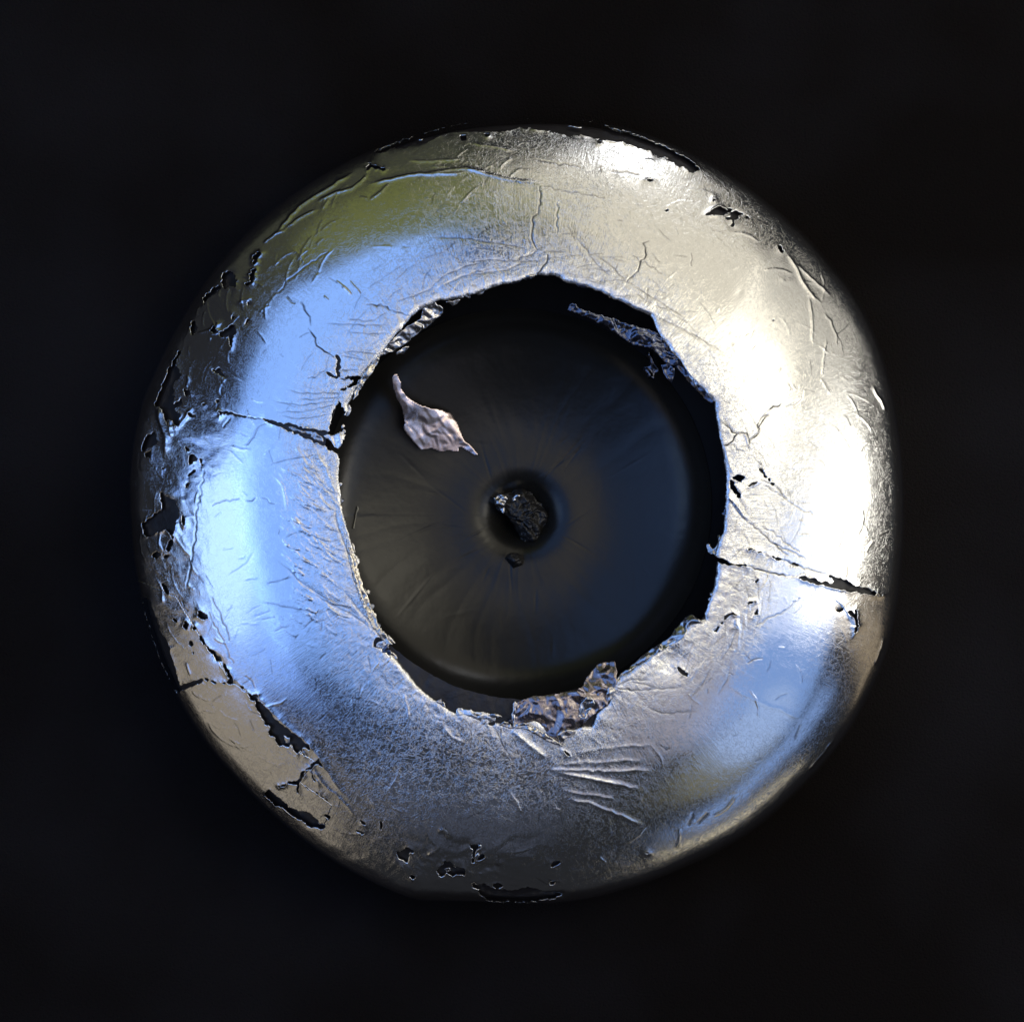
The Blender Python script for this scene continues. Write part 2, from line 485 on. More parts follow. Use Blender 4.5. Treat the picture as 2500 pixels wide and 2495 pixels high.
TEARS = [
    ZD([(1000, 510), (1180, 545), (1350, 585), (1500, 600), (1495, 560), (1520, 450), (1560, 380), (1600, 450), (1640, 600), (1640, 720), (1570, 805), (1540, 760), (1430, 700), (1300, 640), (1180, 590)]),
    ZD([(1535, 55), (1565, 60), (1575, 130), (1570, 205), (1545, 212), (1548, 130)]),
    ZD([(1470, 170), (1560, 210), (1545, 222), (1490, 200)]),
    ZD([(1600, 215), (1680, 205), (1740, 210), (1700, 260), (1560, 305), (1660, 255), (1670, 225), (1620, 222)]),
    ZA([(745, 1630), (775, 1600), (795, 1605), (805, 1640), (790, 1700), (772, 1790), (760, 1700), (720, 1640)]),
    ZA([(780, 1520), (800, 1560), (775, 1565)]),
    ZD([(625, 145), (660, 155), (685, 135), (700, 170), (728, 208), (680, 180)]),
    ZD([(660, 372), (690, 370), (685, 390), (668, 392)]),
    ZD([(370, 40), (385, 60), (360, 120), (405, 185), (350, 240), (340, 330), (345, 420), (400, 470), (395, 560), (330, 570), (290, 520), (270, 440), (225, 420), (210, 400), (255, 290), (300, 160), (340, 90)]),
    ZD([(425, 280), (470, 310), (475, 330), (435, 345)]), ZD([(455, 462), (475, 465), (510, 495), (480, 498)]),
    ZD([(190, 600), (215, 620), (222, 690), (200, 700), (140, 740), (105, 755), (120, 690), (150, 620)]),
    ZD([(255, 1040), (310, 1075), (370, 1110), (390, 1165), (365, 1290), (350, 1385), (300, 1310), (230, 1330), (150, 1370), (110, 1285), (200, 1200), (260, 1180)]),
    ZD([(430, 700), (450, 715), (468, 750), (445, 735)]), ZD([(540, 780), (555, 800), (572, 845), (555, 850), (545, 815)]),
    ZD([(460, 935), (475, 905), (512, 878), (508, 900), (480, 915)]),
    ZD([(675, 450), (700, 452), (790, 470), (910, 495), (905, 505), (850, 490), (800, 490), (790, 480), (760, 478), (755, 488), (740, 470), (725, 480), (715, 468), (700, 488), (695, 465)]),
    ZA([(905, 1300), (915, 1210), (950, 1190), (940, 1240), (920, 1310)]),
    ZA([(930, 1100), (960, 1075), (990, 1078), (965, 1110), (935, 1170), (925, 1150)]),
    ZA([(700, 1235), (735, 1205), (775, 1215), (815, 1275), (800, 1330), (760, 1320), (720, 1340), (690, 1290)]),
    ZA([(870, 1300), (905, 1290), (900, 1320), (880, 1320)]), ZA([(620, 1340), (680, 1310), (690, 1340), (600, 1400), (560, 1460), (560, 1400)]),
    ZA([(1740, 395), (1790, 430), (1900, 465), (1880, 480), (1780, 445), (1750, 415)]),
    ZC([(660, 535), (690, 515), (705, 500), (735, 482), (765, 485), (808, 505), (775, 535), (740, 532), (700, 530)]),
    ZC([(820, 512), (850, 498), (865, 510), (893, 520), (862, 532), (860, 552), (838, 555), (832, 598), (810, 596), (828, 575), (826, 556), (785, 548), (822, 535)]),
    ZC([(1095, 712), (1110, 708), (1120, 740), (1160, 748), (1115, 752), (1100, 735)]), ZC([(1125, 922), (1160, 925), (1145, 932)]),
    ZC([(420, 508), (450, 500), (435, 512)]), ZC([(315, 328), (360, 325), (340, 335)]), ZC([(1048, 1150), (1085, 1165), (1070, 1165)]), ZC([(855, 988), (872, 990), (862, 994)]),
    ZE([(540, 985), (600, 1008), (640, 1035), (700, 1042), (745, 1035), (752, 1055), (690, 1052), (630, 1050), (560, 1022), (480, 1000)]),
    ZE([(1040, 1120), (1110, 1128), (1150, 1118), (1180, 1148), (1205, 1135), (1260, 1168), (1290, 1155), (1330, 1175), (1350, 1155), (1310, 1115), (1380, 1135), (1460, 1165), (1490, 1190), (1600, 1215), (1692, 1252), (1600, 1247), (1480, 1227), (1320, 1192), (1200, 1165)]),
    ZE([(755, 942), (790, 933), (855, 962), (800, 948)]), ZE([(915, 985), (960, 993), (990, 1010), (945, 1006)]), ZE([(1030, 1026), (1110, 1050), (1105, 1056), (1040, 1035)]),
    ZE([(835, 388), (860, 400), (868, 420), (940, 512), (900, 475), (855, 420)]), ZE([(755, 512), (790, 490), (830, 485), (800, 508)]),
    ZE([(655, 455), (690, 438), (742, 452), (715, 490), (690, 480)]), ZE([(640, 470), (660, 480), (685, 530), (715, 570), (712, 600), (690, 590), (660, 545), (640, 510)]),
    ZE([(268, 1728), (310, 1735), (340, 1770), (372, 1802), (325, 1785), (290, 1755)]), ZE([(795, 1405), (805, 1370), (830, 1320), (828, 1360)]), ZE([(740, 1340), (762, 1300), (820, 1280), (815, 1296), (772, 1305)]),
    ZE([(530, 1490), (590, 1430), (600, 1390), (640, 1370), (690, 1380), (640, 1382), (610, 1410), (560, 1475)]), ZE([(660, 1475), (685, 1420), (680, 1450)]),
    ZE([(1445, 1360), (1470, 1355), (1490, 1395), (1500, 1330), (1510, 1390), (1505, 1410), (1522, 1460), (1495, 1515), (1490, 1500), (1508, 1460), (1490, 1408), (1460, 1388)]),
    ZE([(1365, 1350), (1420, 1345), (1390, 1365)]), ZE([(800, 1180), (815, 1150), (832, 1128), (820, 1165)]),
    ZF([(455, 240), (475, 215), (485, 238), (470, 248)]), ZF([(505, 282), (520, 290), (540, 330), (575, 375), (600, 385), (620, 418), (650, 430), (652, 458), (618, 455), (600, 425), (570, 390), (528, 340), (503, 312)]),
    ZF([(655, 465), (680, 480), (690, 505), (715, 535), (735, 580), (735, 605), (705, 612), (690, 598), (712, 570), (680, 520)]),
    ZF([(690, 603), (640, 600), (600, 592), (540, 572), (485, 590), (420, 608), (365, 625), (368, 660), (420, 640), (480, 612), (540, 582), (590, 600), (640, 605)]),
    ZF([(780, 620), (800, 628), (810, 640), (785, 640)]),
    ZF([(830, 665), (850, 675), (905, 678), (905, 700), (940, 735), (960, 775), (1000, 815), (1003, 830), (1060, 880), (1120, 920), (1200, 985), (1262, 1045), (1200, 1040), (1217, 1100), (1180, 1045), (1167, 1088), (1140, 1050), (1120, 1015), (1110, 1035), (1070, 1020), (1040, 1030), (1020, 990), (1005, 960), (985, 960), (985, 900), (945, 885), (910, 800), (885, 760), (885, 720), (850, 715)]),
    ZF([(1030, 1298), (1080, 1290), (1110, 1268), (1160, 1270), (1185, 1250), (1190, 1215), (1230, 1180), (1260, 1170), (1275, 1140), (1300, 1125), (1310, 1085), (1318, 1120), (1345, 1170), (1310, 1145), (1285, 1150), (1270, 1175), (1215, 1205), (1195, 1260), (1175, 1285), (1175, 1340), (1195, 1385), (1165, 1345), (1160, 1290), (1120, 1285), (1085, 1300), (1040, 1312)]),
    ZF([(1185, 1270), (1240, 1318), (1310, 1350), (1360, 1385), (1400, 1425), (1360, 1400), (1300, 1352), (1230, 1320)]), ZF([(1250, 1200), (1275, 1240), (1310, 1285), (1270, 1250)]),
    ZF([(940, 1350), (980, 1328), (1000, 1350), (1080, 1422), (1130, 1462), (1200, 1480), (1250, 1490), (1290, 1530), (1300, 1560), (1352, 1575), (1332, 1597), (1240, 1582), (1200, 1550), (1120, 1500), (1060, 1450), (1000, 1430), (960, 1390)]),
    ZF([(1325, 1498), (1360, 1495), (1392, 1512), (1375, 1532), (1350, 1510)]), ZF([(1550, 1590), (1580, 1605), (1620, 1622), (1600, 1628), (1560, 1605)]), ZF([(1580, 1528), (1610, 1540), (1632, 1562), (1600, 1555)]),
    ZF([(450, 395), (462, 395), (462, 415)]),
    ZF([(128, 20), (165, 60), (215, 240), (280, 330), (330, 500), (368, 645), (345, 680), (300, 640), (220, 450), (130, 180), (90, 40)]),
    ZG([(180, 1480), (220, 1462), (260, 1440), (300, 1472), (262, 1490), (255, 1550), (225, 1530), (195, 1520)]),
    ZG([(455, 1600), (485, 1570), (500, 1538), (555, 1548), (580, 1580), (645, 1590), (640, 1645), (600, 1630), (560, 1642), (520, 1610), (500, 1640), (470, 1640)]),
    ZG([(665, 1418), (700, 1422), (750, 1408), (755, 1440), (722, 1460), (712, 1530), (690, 1542), (698, 1450)]), ZG([(265, 1640), (290, 1632), (312, 1640), (290, 1662)]),
    ZG([(680, 1690), (735, 1700), (780, 1690), (820, 1722), (950, 1742), (1010, 1735), (1070, 1712), (1120, 1730), (1180, 1752), (1260, 1750), (1305, 1762), (1260, 1800), (1000, 1830), (800, 1810), (740, 1755)]),
    ZG([(1305, 778), (1335, 790), (1362, 818), (1330, 805)]), ZG([(1860, 1478), (1880, 1472), (1895, 1485), (1870, 1482)]), ZG([(800, 600), (850, 585), (850, 600), (815, 608)]),
    ZB([(240, 345), (320, 310), (420, 298), (570, 258), (700, 200), (800, 192), (900, 186), (1040, 190), (1180, 178), (1230, 158), (1300, 163), (1360, 175), (1430, 178), (1530, 200), (1620, 215), (1700, 208), (1740, 222), (1800, 235), (1860, 252), (1930, 262),
        (1990, 200), (1850, 120), (1500, 70), (1000, 90), (500, 200), (180, 330)]),
    ZC([(0, 70), (80, 80), (150, 95), (180, 92), (240, 118), (320, 142), (350, 150), (400, 182), (420, 178), (500, 232), (560, 255), (600, 272), (640, 262), (560, 190), (420, 110), (200, 30), (0, 0)]),
    YE([(1600, 1290), (1640, 1240), (1760, 1240), (1740, 1430), (1600, 1410), (1575, 1385)]),
    YE([(430, 690), (450, 615), (520, 620), (640, 660), (700, 740), (690, 830), (600, 760), (560, 730)]),
]

# chips and pinholes flaked out of the left flank, the bottom and the top rim
for _k in range(36):
    _z = RNG.uniform()
    if _z < .6: _ph, _rr, _sz = RNG.uniform(2.45, 3.6), RNG.uniform(.80, .93), RNG.uniform(.003, .011)
    elif _z < .8: _ph, _rr, _sz = RNG.uniform(4.2, 4.85), RNG.uniform(.84, .935), RNG.uniform(.003, .009)
    else: _ph, _rr, _sz = RNG.uniform(0.7, 2.3), RNG.uniform(.90, .94), RNG.uniform(.003, .009)
    _x, _y = CX + _rr * math.cos(_ph), CY + _rr * math.sin(_ph)
    _st = RNG.uniform(1, 2.6); _al = _ph + math.pi / 2 + RNG.normal() * .5
    _pp = []
    for _a2 in np.linspace(0, 2 * math.pi, 8, endpoint=False):
        _q = _sz * RNG.uniform(.45, 1.3)
        _u2, _v2 = _q * _st * math.cos(_a2), _q * math.sin(_a2)
        _pp.append((_x + _u2 * math.cos(_al) - _v2 * math.sin(_al), _y + _u2 * math.sin(_al) + _v2 * math.cos(_al)))
    TEARS.append(_pp)

# (points, half width) of open hairline cracks
CRACKS = [
    (ZA([(1280, 1440), (1310, 1500), (1350, 1550), (1355, 1610)]), 0.0022), (ZA([(1340, 1635), (1365, 1670), (1392, 1705), (1400, 1760), (1440, 1785), (1480, 1812), (1530, 1842)]), 0.0035),
    (ZA([(1275, 1700), (1345, 1665)]), 0.0012), (ZA([(1115, 1370), (1200, 1270), (1290, 1200), (1340, 1165), (1480, 1080)]), 0.0011), (ZA([(1180, 1400), (1240, 1450)]), 0.001),
    (ZB([(1385, 600), (1390, 700), (1375, 800), (1340, 825), (1338, 900), (1330, 960), (1345, 1020), (1370, 1065), (1420, 1045)]), 0.0022),
    (ZB([(1445, 1100), (1438, 1160), (1410, 1190), (1370, 1240)]), 0.0045), (ZB([(1510, 730), (1515, 940)]), 0.0010), (ZB([(1370, 400), (1480, 420), (1680, 458)]), 0.0010), (ZB([(1420, 600), (1600, 645), (1860, 680)]), 0.0010),
    (ZC([(190, 940), (225, 905), (260, 870), (275, 810), (310, 775), (290, 705), (325, 692)]), 0.0024), (ZC([(110, 275), (270, 292)]), 0.0012), (ZC([(40, 250), (45, 275)]), 0.0012),
    (ZC([(915, 1865), (975, 1800), (962, 1780), (1000, 1725), (1030, 1715)]), 0.0030), (ZC([(1030, 1692), (1060, 1668), (1108, 1655)]), 0.0020), (ZC([(1140, 1668), (1190, 1655), (1230, 1620), (1235, 1570)]), 0.0012),
    (ZC([(575, 760), (578, 840)]), 0.001), (ZC([(230, 780), (400, 885)]), 0.001),
    (ZE([(565, 70), (640, 125), (690, 160), (720, 155), (755, 160), (770, 200), (770, 270)]), 0.0028), (ZE([(690, 162), (660, 210), (620, 240), (600, 238)]), 0.0032), (ZE([(640, 235), (735, 290)]), 0.0016),
    (ZE([(775, 200), (838, 145), (830, 120), (865, 70), (905, 35)]), 0.0026), (ZE([(850, 475), (940, 515)]), 0.0014), (ZE([(880, 515), (960, 560), (1020, 605), (1100, 655), (1200, 702)]), 0.0016), (ZE([(940, 515), (1025, 600)]), 0.0016),
    (ZE([(775, 768), (850, 830), (930, 900), (1000, 960), (1030, 978)]), 0.0022), (ZE([(860, 790), (940, 830), (1020, 900), (1110, 955)]), 0.0012), (ZE([(930, 905), (1020, 940), (1150, 1000)]), 0.0014), (ZE([(800, 320), (860, 380)]), 0.0012),
    (ZE([(745, 1050), (830, 1075), (950, 1102), (1045, 1120)]), 0.0026), (ZE([(850, 962), (915, 985)]), 0.0009), (ZE([(990, 1010), (1100, 1050), (1210, 1085), (1310, 1115)]), 0.0014),
    (ZE([(760, 1705), (800, 1680), (860, 1675)]), 0.0012), (ZE([(820, 1450), (1000, 1360), (1110, 1270)]), 0.0008),
    (ZF([(570, 130), (640, 280), (735, 470)]), 0.0010), (ZF([(590, 30), (650, 150), (690, 250), (705, 320)]), 0.0014), (ZF([(380, 50), (420, 115)]), 0.0018), (ZF([(740, 600), (830, 670)]), 0.0012), (ZF([(820, 560), (880, 640)]), 0.0012),
    (ZD([(720, 570), (765, 510)]), 0.0012), (ZD([(890, 700), (950, 625), (975, 570), (1028, 545)]), 0.0012), (ZD([(905, 497), (1000, 512)]), 0.0022), (ZD([(470, 750), (500, 850)]), 0.001),
    (ZD([(575, 880), (560, 980), (530, 1130), (518, 1240), (510, 1340), (490, 1500), (475, 1600), (445, 1730)]), 0.0016), (ZD([(640, 1140), (720, 1105), (840, 1090)]), 0.0010), (ZD([(900, 1105), (960, 1085)]), 0.0014), (ZD([(1010, 1085), (1060, 1122), (1100, 1128)]), 0.0014),
    (ZD([(700, 235), (712, 260)]), 0.0014), (ZD([(700, 290), (702, 330)]), 0.0012), (ZD([(680, 400), (676, 455)]), 0.0014),
    (ZD([(1340, 215), (1390, 215), (1470, 150)]), 0.0014), (ZD([(1570, 215), (1640, 212)]), 0.0020), (ZD([(1570, 165), (1700, 155)]), 0.0014),
    (YA([(370, 360), (560, 380), (640, 430), (760, 462)]), 0.0018),
    (ZG([(1650, 350), (1780, 375), (1928, 368)]), 0.0018), (ZG([(905, 610), (905, 640)]), 0.0012), (ZG([(1345, 945), (1352, 975)]), 0.001),
    (ZG([(560, 545), (640, 530), (800, 560)]), 0.0014),
]

# (points, half width, height, scuffed) of folds: negative height = groove, positive = ridge
CREASES = [
    (ZA([(1770, 1465), (1928, 1480)]), .004, -.0016), (ZA([(1460, 1600), (1560, 1605), (1928, 1612)]), .004, -.0022), (ZA([(1620, 1655), (1700, 1668), (1928, 1675)]), .004, -.0018),
    (ZA([(1620, 1570), (1830, 1578)]), .0035, -.0015), (ZA([(1590, 1803), (1700, 1808), (1880, 1825)]), .0035, -.0016), (ZA([(1590, 1835), (1760, 1870)]), .0035, -.0013),
    (ZD([(1180, 295), (1300, 328), (1560, 325), (1640, 318)]), .0045, -.0024), (ZD([(1080, 375), (1180, 400), (1280, 415), (1550, 380)]), .0045, -.0022), (ZD([(1110, 460), (1300, 462), (1450, 430), (1570, 400)]), .0045, -.0024), (ZD([(1130, 485), (1230, 508), (1350, 505), (1500, 480)]), .004, -.0018),
    (ZD([(1250, 375), (1400, 370), (1600, 350)]), .004, -.0015),
    (ZD([(1060, 850), (1180, 810), (1330, 790), (1430, 770)]), .004, -.0018), (ZD([(750, 1650), (830, 1600), (890, 1560), (945, 1475)]), .003, -.0010),
    (ZD([(1120, 1540), (1200, 1600), (1300, 1700), (1470, 1810), (1600, 1870), (1750, 1960)]), .008, -.0045), (ZD([(1040, 1705), (1120, 1690), (1220, 1660)]), .004, -.0015),
    (ZD([(1100, 930), (1160, 1000), (1180, 1120), (1190, 1180)]), .004, .0018), (ZD([(1150, 870), (1260, 920), (1350, 980)]), .006, .003), (ZD([(1220, 1050), (1320, 1130), (1480, 1180)]), .006, .0028), (ZD([(1230, 1200), (1300, 1310), (1370, 1360)]), .006, .0026),
    (ZD([(1250, 700), (1330, 850), (1430, 900)]), .005, .0025), (ZD([(1400, 740), (1500, 950), (1540, 1050)]), .006, .0028),
    (ZD([(1530, 1100), (1560, 1300), (1640, 1500), (1700, 1720), (1780, 1900)]), .006, -.0050), (ZD([(1555, 1080), (1590, 1200), (1640, 1380), (1720, 1600), (1800, 1850)]), .005, .0050), (ZD([(1570, 1060), (1640, 1340), (1690, 1450), (1750, 1640)]), .004, -.0040),
    (ZF([(1500, 0), (1600, 120), (1700, 230), (1820, 330)]), .006, -.005), (ZF([(1580, 20), (1680, 150), (1780, 270)]), .005, .004),
    (ZF([(1280, 0), (1400, 70), (1560, 150), (1700, 250)]), .007, -.003),
    (ZF([(920, 60), (1000, 65), (1110, 90), (1350, 135)]), .004, -.0014), (ZF([(920, 178), (1040, 155)]), .003, -.0010), (ZF([(1000, 250), (1130, 215)]), .003, -.0008),
    (ZB([(620, 972), (800, 980), (1010, 1012), (1150, 1030), (1320, 1062)]), .0035, -.0016), (ZB([(860, 1150), (1100, 1140), (1300, 1150), (1420, 1150)]), .004, -.002), (ZB([(1080, 1020), (1180, 975)]), .003, -.0012),
    (ZB([(620, 1310), (720, 1240), (870, 1180), (1000, 1150)]), .004, -.0018), (ZB([(640, 1350), (820, 1260), (1000, 1230), (1150, 1215), (1240, 1170), (1340, 1105)]), .005, -.003), (ZB([(750, 1290), (900, 1235), (1080, 1190)]), .004, -.0016),
    (ZB([(1210, 1135), (1340, 1095), (1370, 1065)]), .005, -.003), (ZB([(130, 1350), (260, 1260), (440, 1150)]), .003, -.001), (ZB([(350, 1440), (640, 1340)]), .004, -.002), (ZB([(540, 1130), (700, 1080)]), .003, -.001),
    (ZB([(1640, 960), (1700, 1040), (1800, 1170), (1900, 1260)]), .0035, -.0014), (ZB([(1580, 880), (1650, 1000)]), .003, -.0010), (ZB([(1440, 1080), (1580, 1082)]), .003, -.0014),
    (ZB([(150, 575), (300, 545), (430, 512), (560, 508), (700, 505), (870, 490)]), .006, .0045), (ZB([(800, 470), (900, 478), (1050, 520), (1150, 545), (1300, 560), (1400, 580)]), .005, .0035), (ZB([(560, 500), (700, 480), (860, 460), (1000, 490)]), .005, .0035), (ZB([(150, 695), (230, 640), (290, 575)]), .004, .0025), (ZB([(430, 400), (600, 410), (820, 390)]), .004, .0020), (ZB([(880, 265), (1000, 290), (1200, 330)]), .004, .0020),
    (ZB([(0, 620), (60, 570), (130, 500)]), .004, .0025),
    (ZA([(1090, 935), (1200, 800), (1330, 690), (1480, 600), (1650, 490)]), .005, .0040), (ZA([(1400, 700), (1500, 650), (1650, 600)]), .005, .0040), (ZA([(1180, 885), (1300, 800), (1390, 760)]), .004, .0030), (ZA([(1160, 910), (1090, 935), (1000, 1010)]), .004, .0030), (ZA([(1440, 750), (1480, 680)]), .004, .0025),
    (ZA([(820, 1450), (850, 1430), (920, 1410)]), .004, .003), (ZA([(520, 1665), (620, 1640), (700, 1640)]), .005, .003),
    (ZA([(1590, 1330), (1650, 1390)]), .004, .0030), (ZA([(1640, 1290), (1720, 1390)]), .003, .0018), (ZA([(1450, 1400), (1490, 1435)]), .003, .0018), (ZA([(1540, 1290), (1600, 1340)]), .003, .0018),
    (ZC([(210, 940), (300, 1000), (400, 1060), (540, 1150)]), .004, -.0022), (ZC([(230, 1000), (340, 1060), (450, 1110)]), .004, -.0020), (ZC([(340, 1130), (470, 1190), (600, 1250), (700, 1310), (760, 1350)]), .004, -.0022), (ZC([(300, 1110), (500, 1200), (640, 1290)]), .003, -.0014), (ZC([(290, 960), (420, 1000), (450, 1010)]), .003, -.0012), (ZC([(340, 1010), (400, 1035), (450, 1000)]), .003, -.0012), (ZC([(0, 770), (100, 840), (190, 930)]), .003, -.0014),
    (ZC([(1280, 1020), (1295, 1150), (1303, 1300)]), .0035, .0022), (ZC([(1380, 1260), (1360, 1400), (1350, 1500)]), .003, .0018), (ZC([(1340, 1500), (1400, 1590)]), .0035, .0020), (ZC([(1150, 760), (1210, 850), (1260, 950), (1320, 1040)]), .005, .0030), (ZC([(1200, 820), (1290, 900), (1400, 1000)]), .004, .0025), (ZC([(1370, 1110), (1440, 1240), (1440, 1310)]), .003, .0018),
    (ZC([(1660, 1540), (1740, 1690)]), .004, .003), (ZC([(500, 1370), (560, 1480), (650, 1580), (715, 1610)]), .006, .004), (ZC([(760, 1740), (830, 1820)]), .004, -.003),
    (ZE([(600, 240), (640, 380), (670, 440)]), .004, .003), (ZE([(620, 560), (680, 640), (760, 740)]), .006, .005), (ZE([(640, 600), (700, 700), (770, 770)]), .005, -.004), (ZE([(700, 600), (770, 720)]), .004, -.003), (ZE([(735, 150), (775, 260)]), .004, .003),
    (ZE([(690, 1400), (700, 1500), (695, 1600)]), .004, .0015), (ZE([(740, 1370), (750, 1480)]), .004, .0015),
    (ZG([(960, 640), (1010, 680), (1080, 740), (1200, 830)]), .010, .0060), (ZG([(860, 640), (900, 740), (940, 800)]), .006, -.002), (ZG([(240, 400), (260, 480), (270, 560)]), .004, .002), (ZG([(500, 620), (560, 690), (640, 720)]), .005, .002),
    (ZG([(1200, 905), (1400, 912), (1620, 920), (1900, 915)]), .006, .0030), (ZG([(1250, 925), (1500, 965), (1700, 1015)]), .006, .0034), (ZG([(1350, 935), (1550, 985), (1830, 1040)]), .006, .0030), (ZG([(1330, 1110), (1480, 1130), (1600, 1185), (1740, 1240), (1850, 1285)]), .006, .0034), (ZG([(1300, 1050), (1450, 1080), (1660, 1110)]), .006, .0026), (ZG([(1220, 1165), (1300, 1185)]), .004, .0016), (ZG([(1250, 870), (1500, 860), (1850, 840)]), .006, .0020), (ZG([(1350, 800), (1600, 760), (1900, 740)]), .006, .0016),
    (ZG([(1660, 320), (1780, 230), (1900, 160)]), .005, -.003), (ZG([(1640, 360), (1760, 300), (1900, 310)]), .005, -.0025), (ZG([(950, 1060), (1000, 1130), (1030, 1200)]), .005, .0028), (ZG([(395, 1495), (470, 1440)]), .004, .0035), (ZG([(130, 1060), (190, 960), (200, 900)]), .004, .0016),
    (ZG([(465, 1335), (500, 1310), (550, 1380)]), .006, .004), (ZG([(1550, 1500), (1600, 1545)]), .003, .002),
    (ZH([(720, 450), (820, 510), (950, 570), (1080, 620), (1240, 690)]), .009, .0010), (ZH([(1140, 800), (1180, 690)]), .003, -.0014), (ZH([(470, 1340), (500, 1250)]), .004, -.002), (ZH([(530, 1330), (600, 1250)]), .004, -.0025), (ZH([(200, 580), (300, 620), (520, 610)]), .005, -.002), (ZH([(100, 420), (300, 470), (420, 450)]), .004, -.002), (ZH([(1650, 330), (1720, 150)]), .004, .003), (ZH([(1240, 990), (1400, 800)]), .004, .002),
    (ZF([(880, 650), (1000, 800), (1260, 1030), (1400, 1250), (1540, 1420)]), .010, .0030), (ZF([(410, 470), (440, 560)]), .004, .0022), (ZF([(245, 20), (250, 60)]), .004, .002), (ZF([(1280, 1180), (1330, 1270), (1450, 1380), (1560, 1500)]), .004, .0030), (ZF([(1640, 1370), (1700, 1450)]), .004, .0015),
    (ZD([(220, 1670), (265, 1760), (270, 1850)]), .004, .0025), (ZD([(240, 1400), (270, 1470)]), .004, .0025), (ZD([(450, 190), (460, 230), (440, 280)]), .005, .004), (ZD([(240, 430), (260, 540), (300, 650), (290, 760)]), .010, .009), (ZD([(400, 560), (440, 500), (490, 430)]), .005, .005), (ZD([(320, 520), (340, 640)]), .008, .006),
]
for _ in range(420):           # small random scratches, denser towards the torn edge
    ph = RNG.uniform(0, 2 * np.pi)
    rr = 0.5 + 0.42 * RNG.uniform() ** 1.4
    L = RNG.uniform(0.012, 0.05)
    al = ph + RNG.choice([0, math.pi / 2]) + RNG.normal() * 0.5
    x0, y0 = CX + rr * math.cos(ph), CY + rr * math.sin(ph)
    bend = RNG.normal() * 0.2
    pts = [(x0 + L * t * math.cos(al + bend * t), y0 + L * t * math.sin(al + bend * t)) for t in (0, .5, 1)]
    CREASES.append((pts, RNG.uniform(.002, .0035), RNG.choice([-1, 1]) * RNG.uniform(.0003, .0011)))

for _ in range(150):           # fine bright tangential scratches on the upper left flank and the rim
    ph = RNG.uniform(1.5, 3.9) if RNG.uniform() < .7 else RNG.uniform(-2.4, 1.2)
    rr = RNG.uniform(0.78, 0.93)
    L = RNG.uniform(0.02, 0.09)
    al = ph + math.pi / 2 + RNG.normal() * 0.35
    x0, y0 = CX + rr * math.cos(ph), CY + rr * math.sin(ph)
    pts = [(x0 + L * t * math.cos(al + .4 * t), y0 + L * t * math.sin(al + .4 * t)) for t in (0, .33, .66, 1)]
    CREASES.append((pts, RNG.uniform(.0018, .0028), RNG.uniform(.0006, .0018)))

for _ in range(90):            # fan of scratches on the left inner slope
    px_, py_ = RNG.uniform(525, 625), RNG.uniform(850, 1180)
    al = math.radians(RNG.normal(-52, 10)); L = RNG.uniform(.02, .07)
    x0, y0 = W(px_, py_)
    CREASES.append(([(x0 + L * t * math.cos(al + .25 * t), y0 + L * t * math.sin(al + .25 * t)) for t in (0, .5, 1)], RNG.uniform(.0018, .0028), RNG.uniform(.0008, .0026)))
for _ in range(110):           # hair scratches running along the mouth edge at the top and the right
    ph = RNG.uniform(-0.9, 2.6); rr = RNG.uniform(.56, .66); al = ph + math.pi / 2 + RNG.normal(0, .25); L = RNG.uniform(.03, .10)
    x0, y0 = CX + .02 + rr * math.cos(ph), CY + .01 + rr * math.sin(ph)
    CREASES.append(([(x0 + L * t * math.cos(al + .3 * t), y0 + L * t * math.sin(al + .3 * t)) for t in (0, .5, 1)], RNG.uniform(.0016, .0024), RNG.choice([-1, 1]) * RNG.uniform(.0005, .0012)))

# dents: (x, y, radius, depth) in metres on the cap
DENTS = [(*YD([(1560, 350)])[0], .035, -.006), (*W(1500, 560), .07, -.002), (*W(560, 850), .05, .002), (*W(1390, 560), .10, .002)]


# ---------------------------------------------------------------- foil sheet: polar grid, cut along every tear, edges snapped to it
def foil_grid(nphi, ns):
    phi = np.linspace(-np.pi, np.pi, nphi, endpoint=False)
    # the first part of the profile is a plain disc: start at radius 0.40
    s = np.linspace(0, SMAX, ns)
    PH, S = np.meshgrid(phi, s)
    return PH, S


def place(PH, S, drop=0.0):
    r = np.interp(S, PROF[:, 0], PROF[:, 1])
    z = np.interp(S, PROF[:, 0], PROF[:, 2])
    th = np.interp(S, PROF[:, 0], PROF[:, 3])
    k = rim_radius(PH) / RIMR
    # undistorted near the hole, following the measured outline at the rim
    w = np.clip((r - 0.40) / (RIMR - 0.40), 0, 1)
    kk = 1 + (k - 1) * w
    r2 = (r - drop * np.sin(th)) * kk
    return CX + r2 * np.cos(PH), CY + r2 * np.sin(PH), z - drop * np.cos(th), th


def base_z(x, y, phi=None):
    """height of the undamaged foil over a table point"""
    dx, dy = x - CX, y - CY
    ph = np.arctan2(dy, dx)
    rr = np.hypot(dx, dy)
    k = rim_radius(ph) / RIMR
    rs = rr / k
    for _ in range(3):
        w = np.clip((rs - 0.40) / (RIMR - 0.40), 0, 1)
        rs = rr / (1 + (k - 1) * w)
    return np.interp(np.clip(rs, 0, RIMR - 1e-4), PROF[:IRIM, 1], PROF[:IRIM, 2])


NPH, NS = 2700, 330
PH, S = foil_grid(NPH, NS)
X, Y, Z, TH = place(PH, S)
shape = X.shape
X, Y, Z, TH, PHf, Sf = [a.ravel().copy() for a in (X, Y, Z, TH, PH, S)]
upper = TH < math.radians(88)

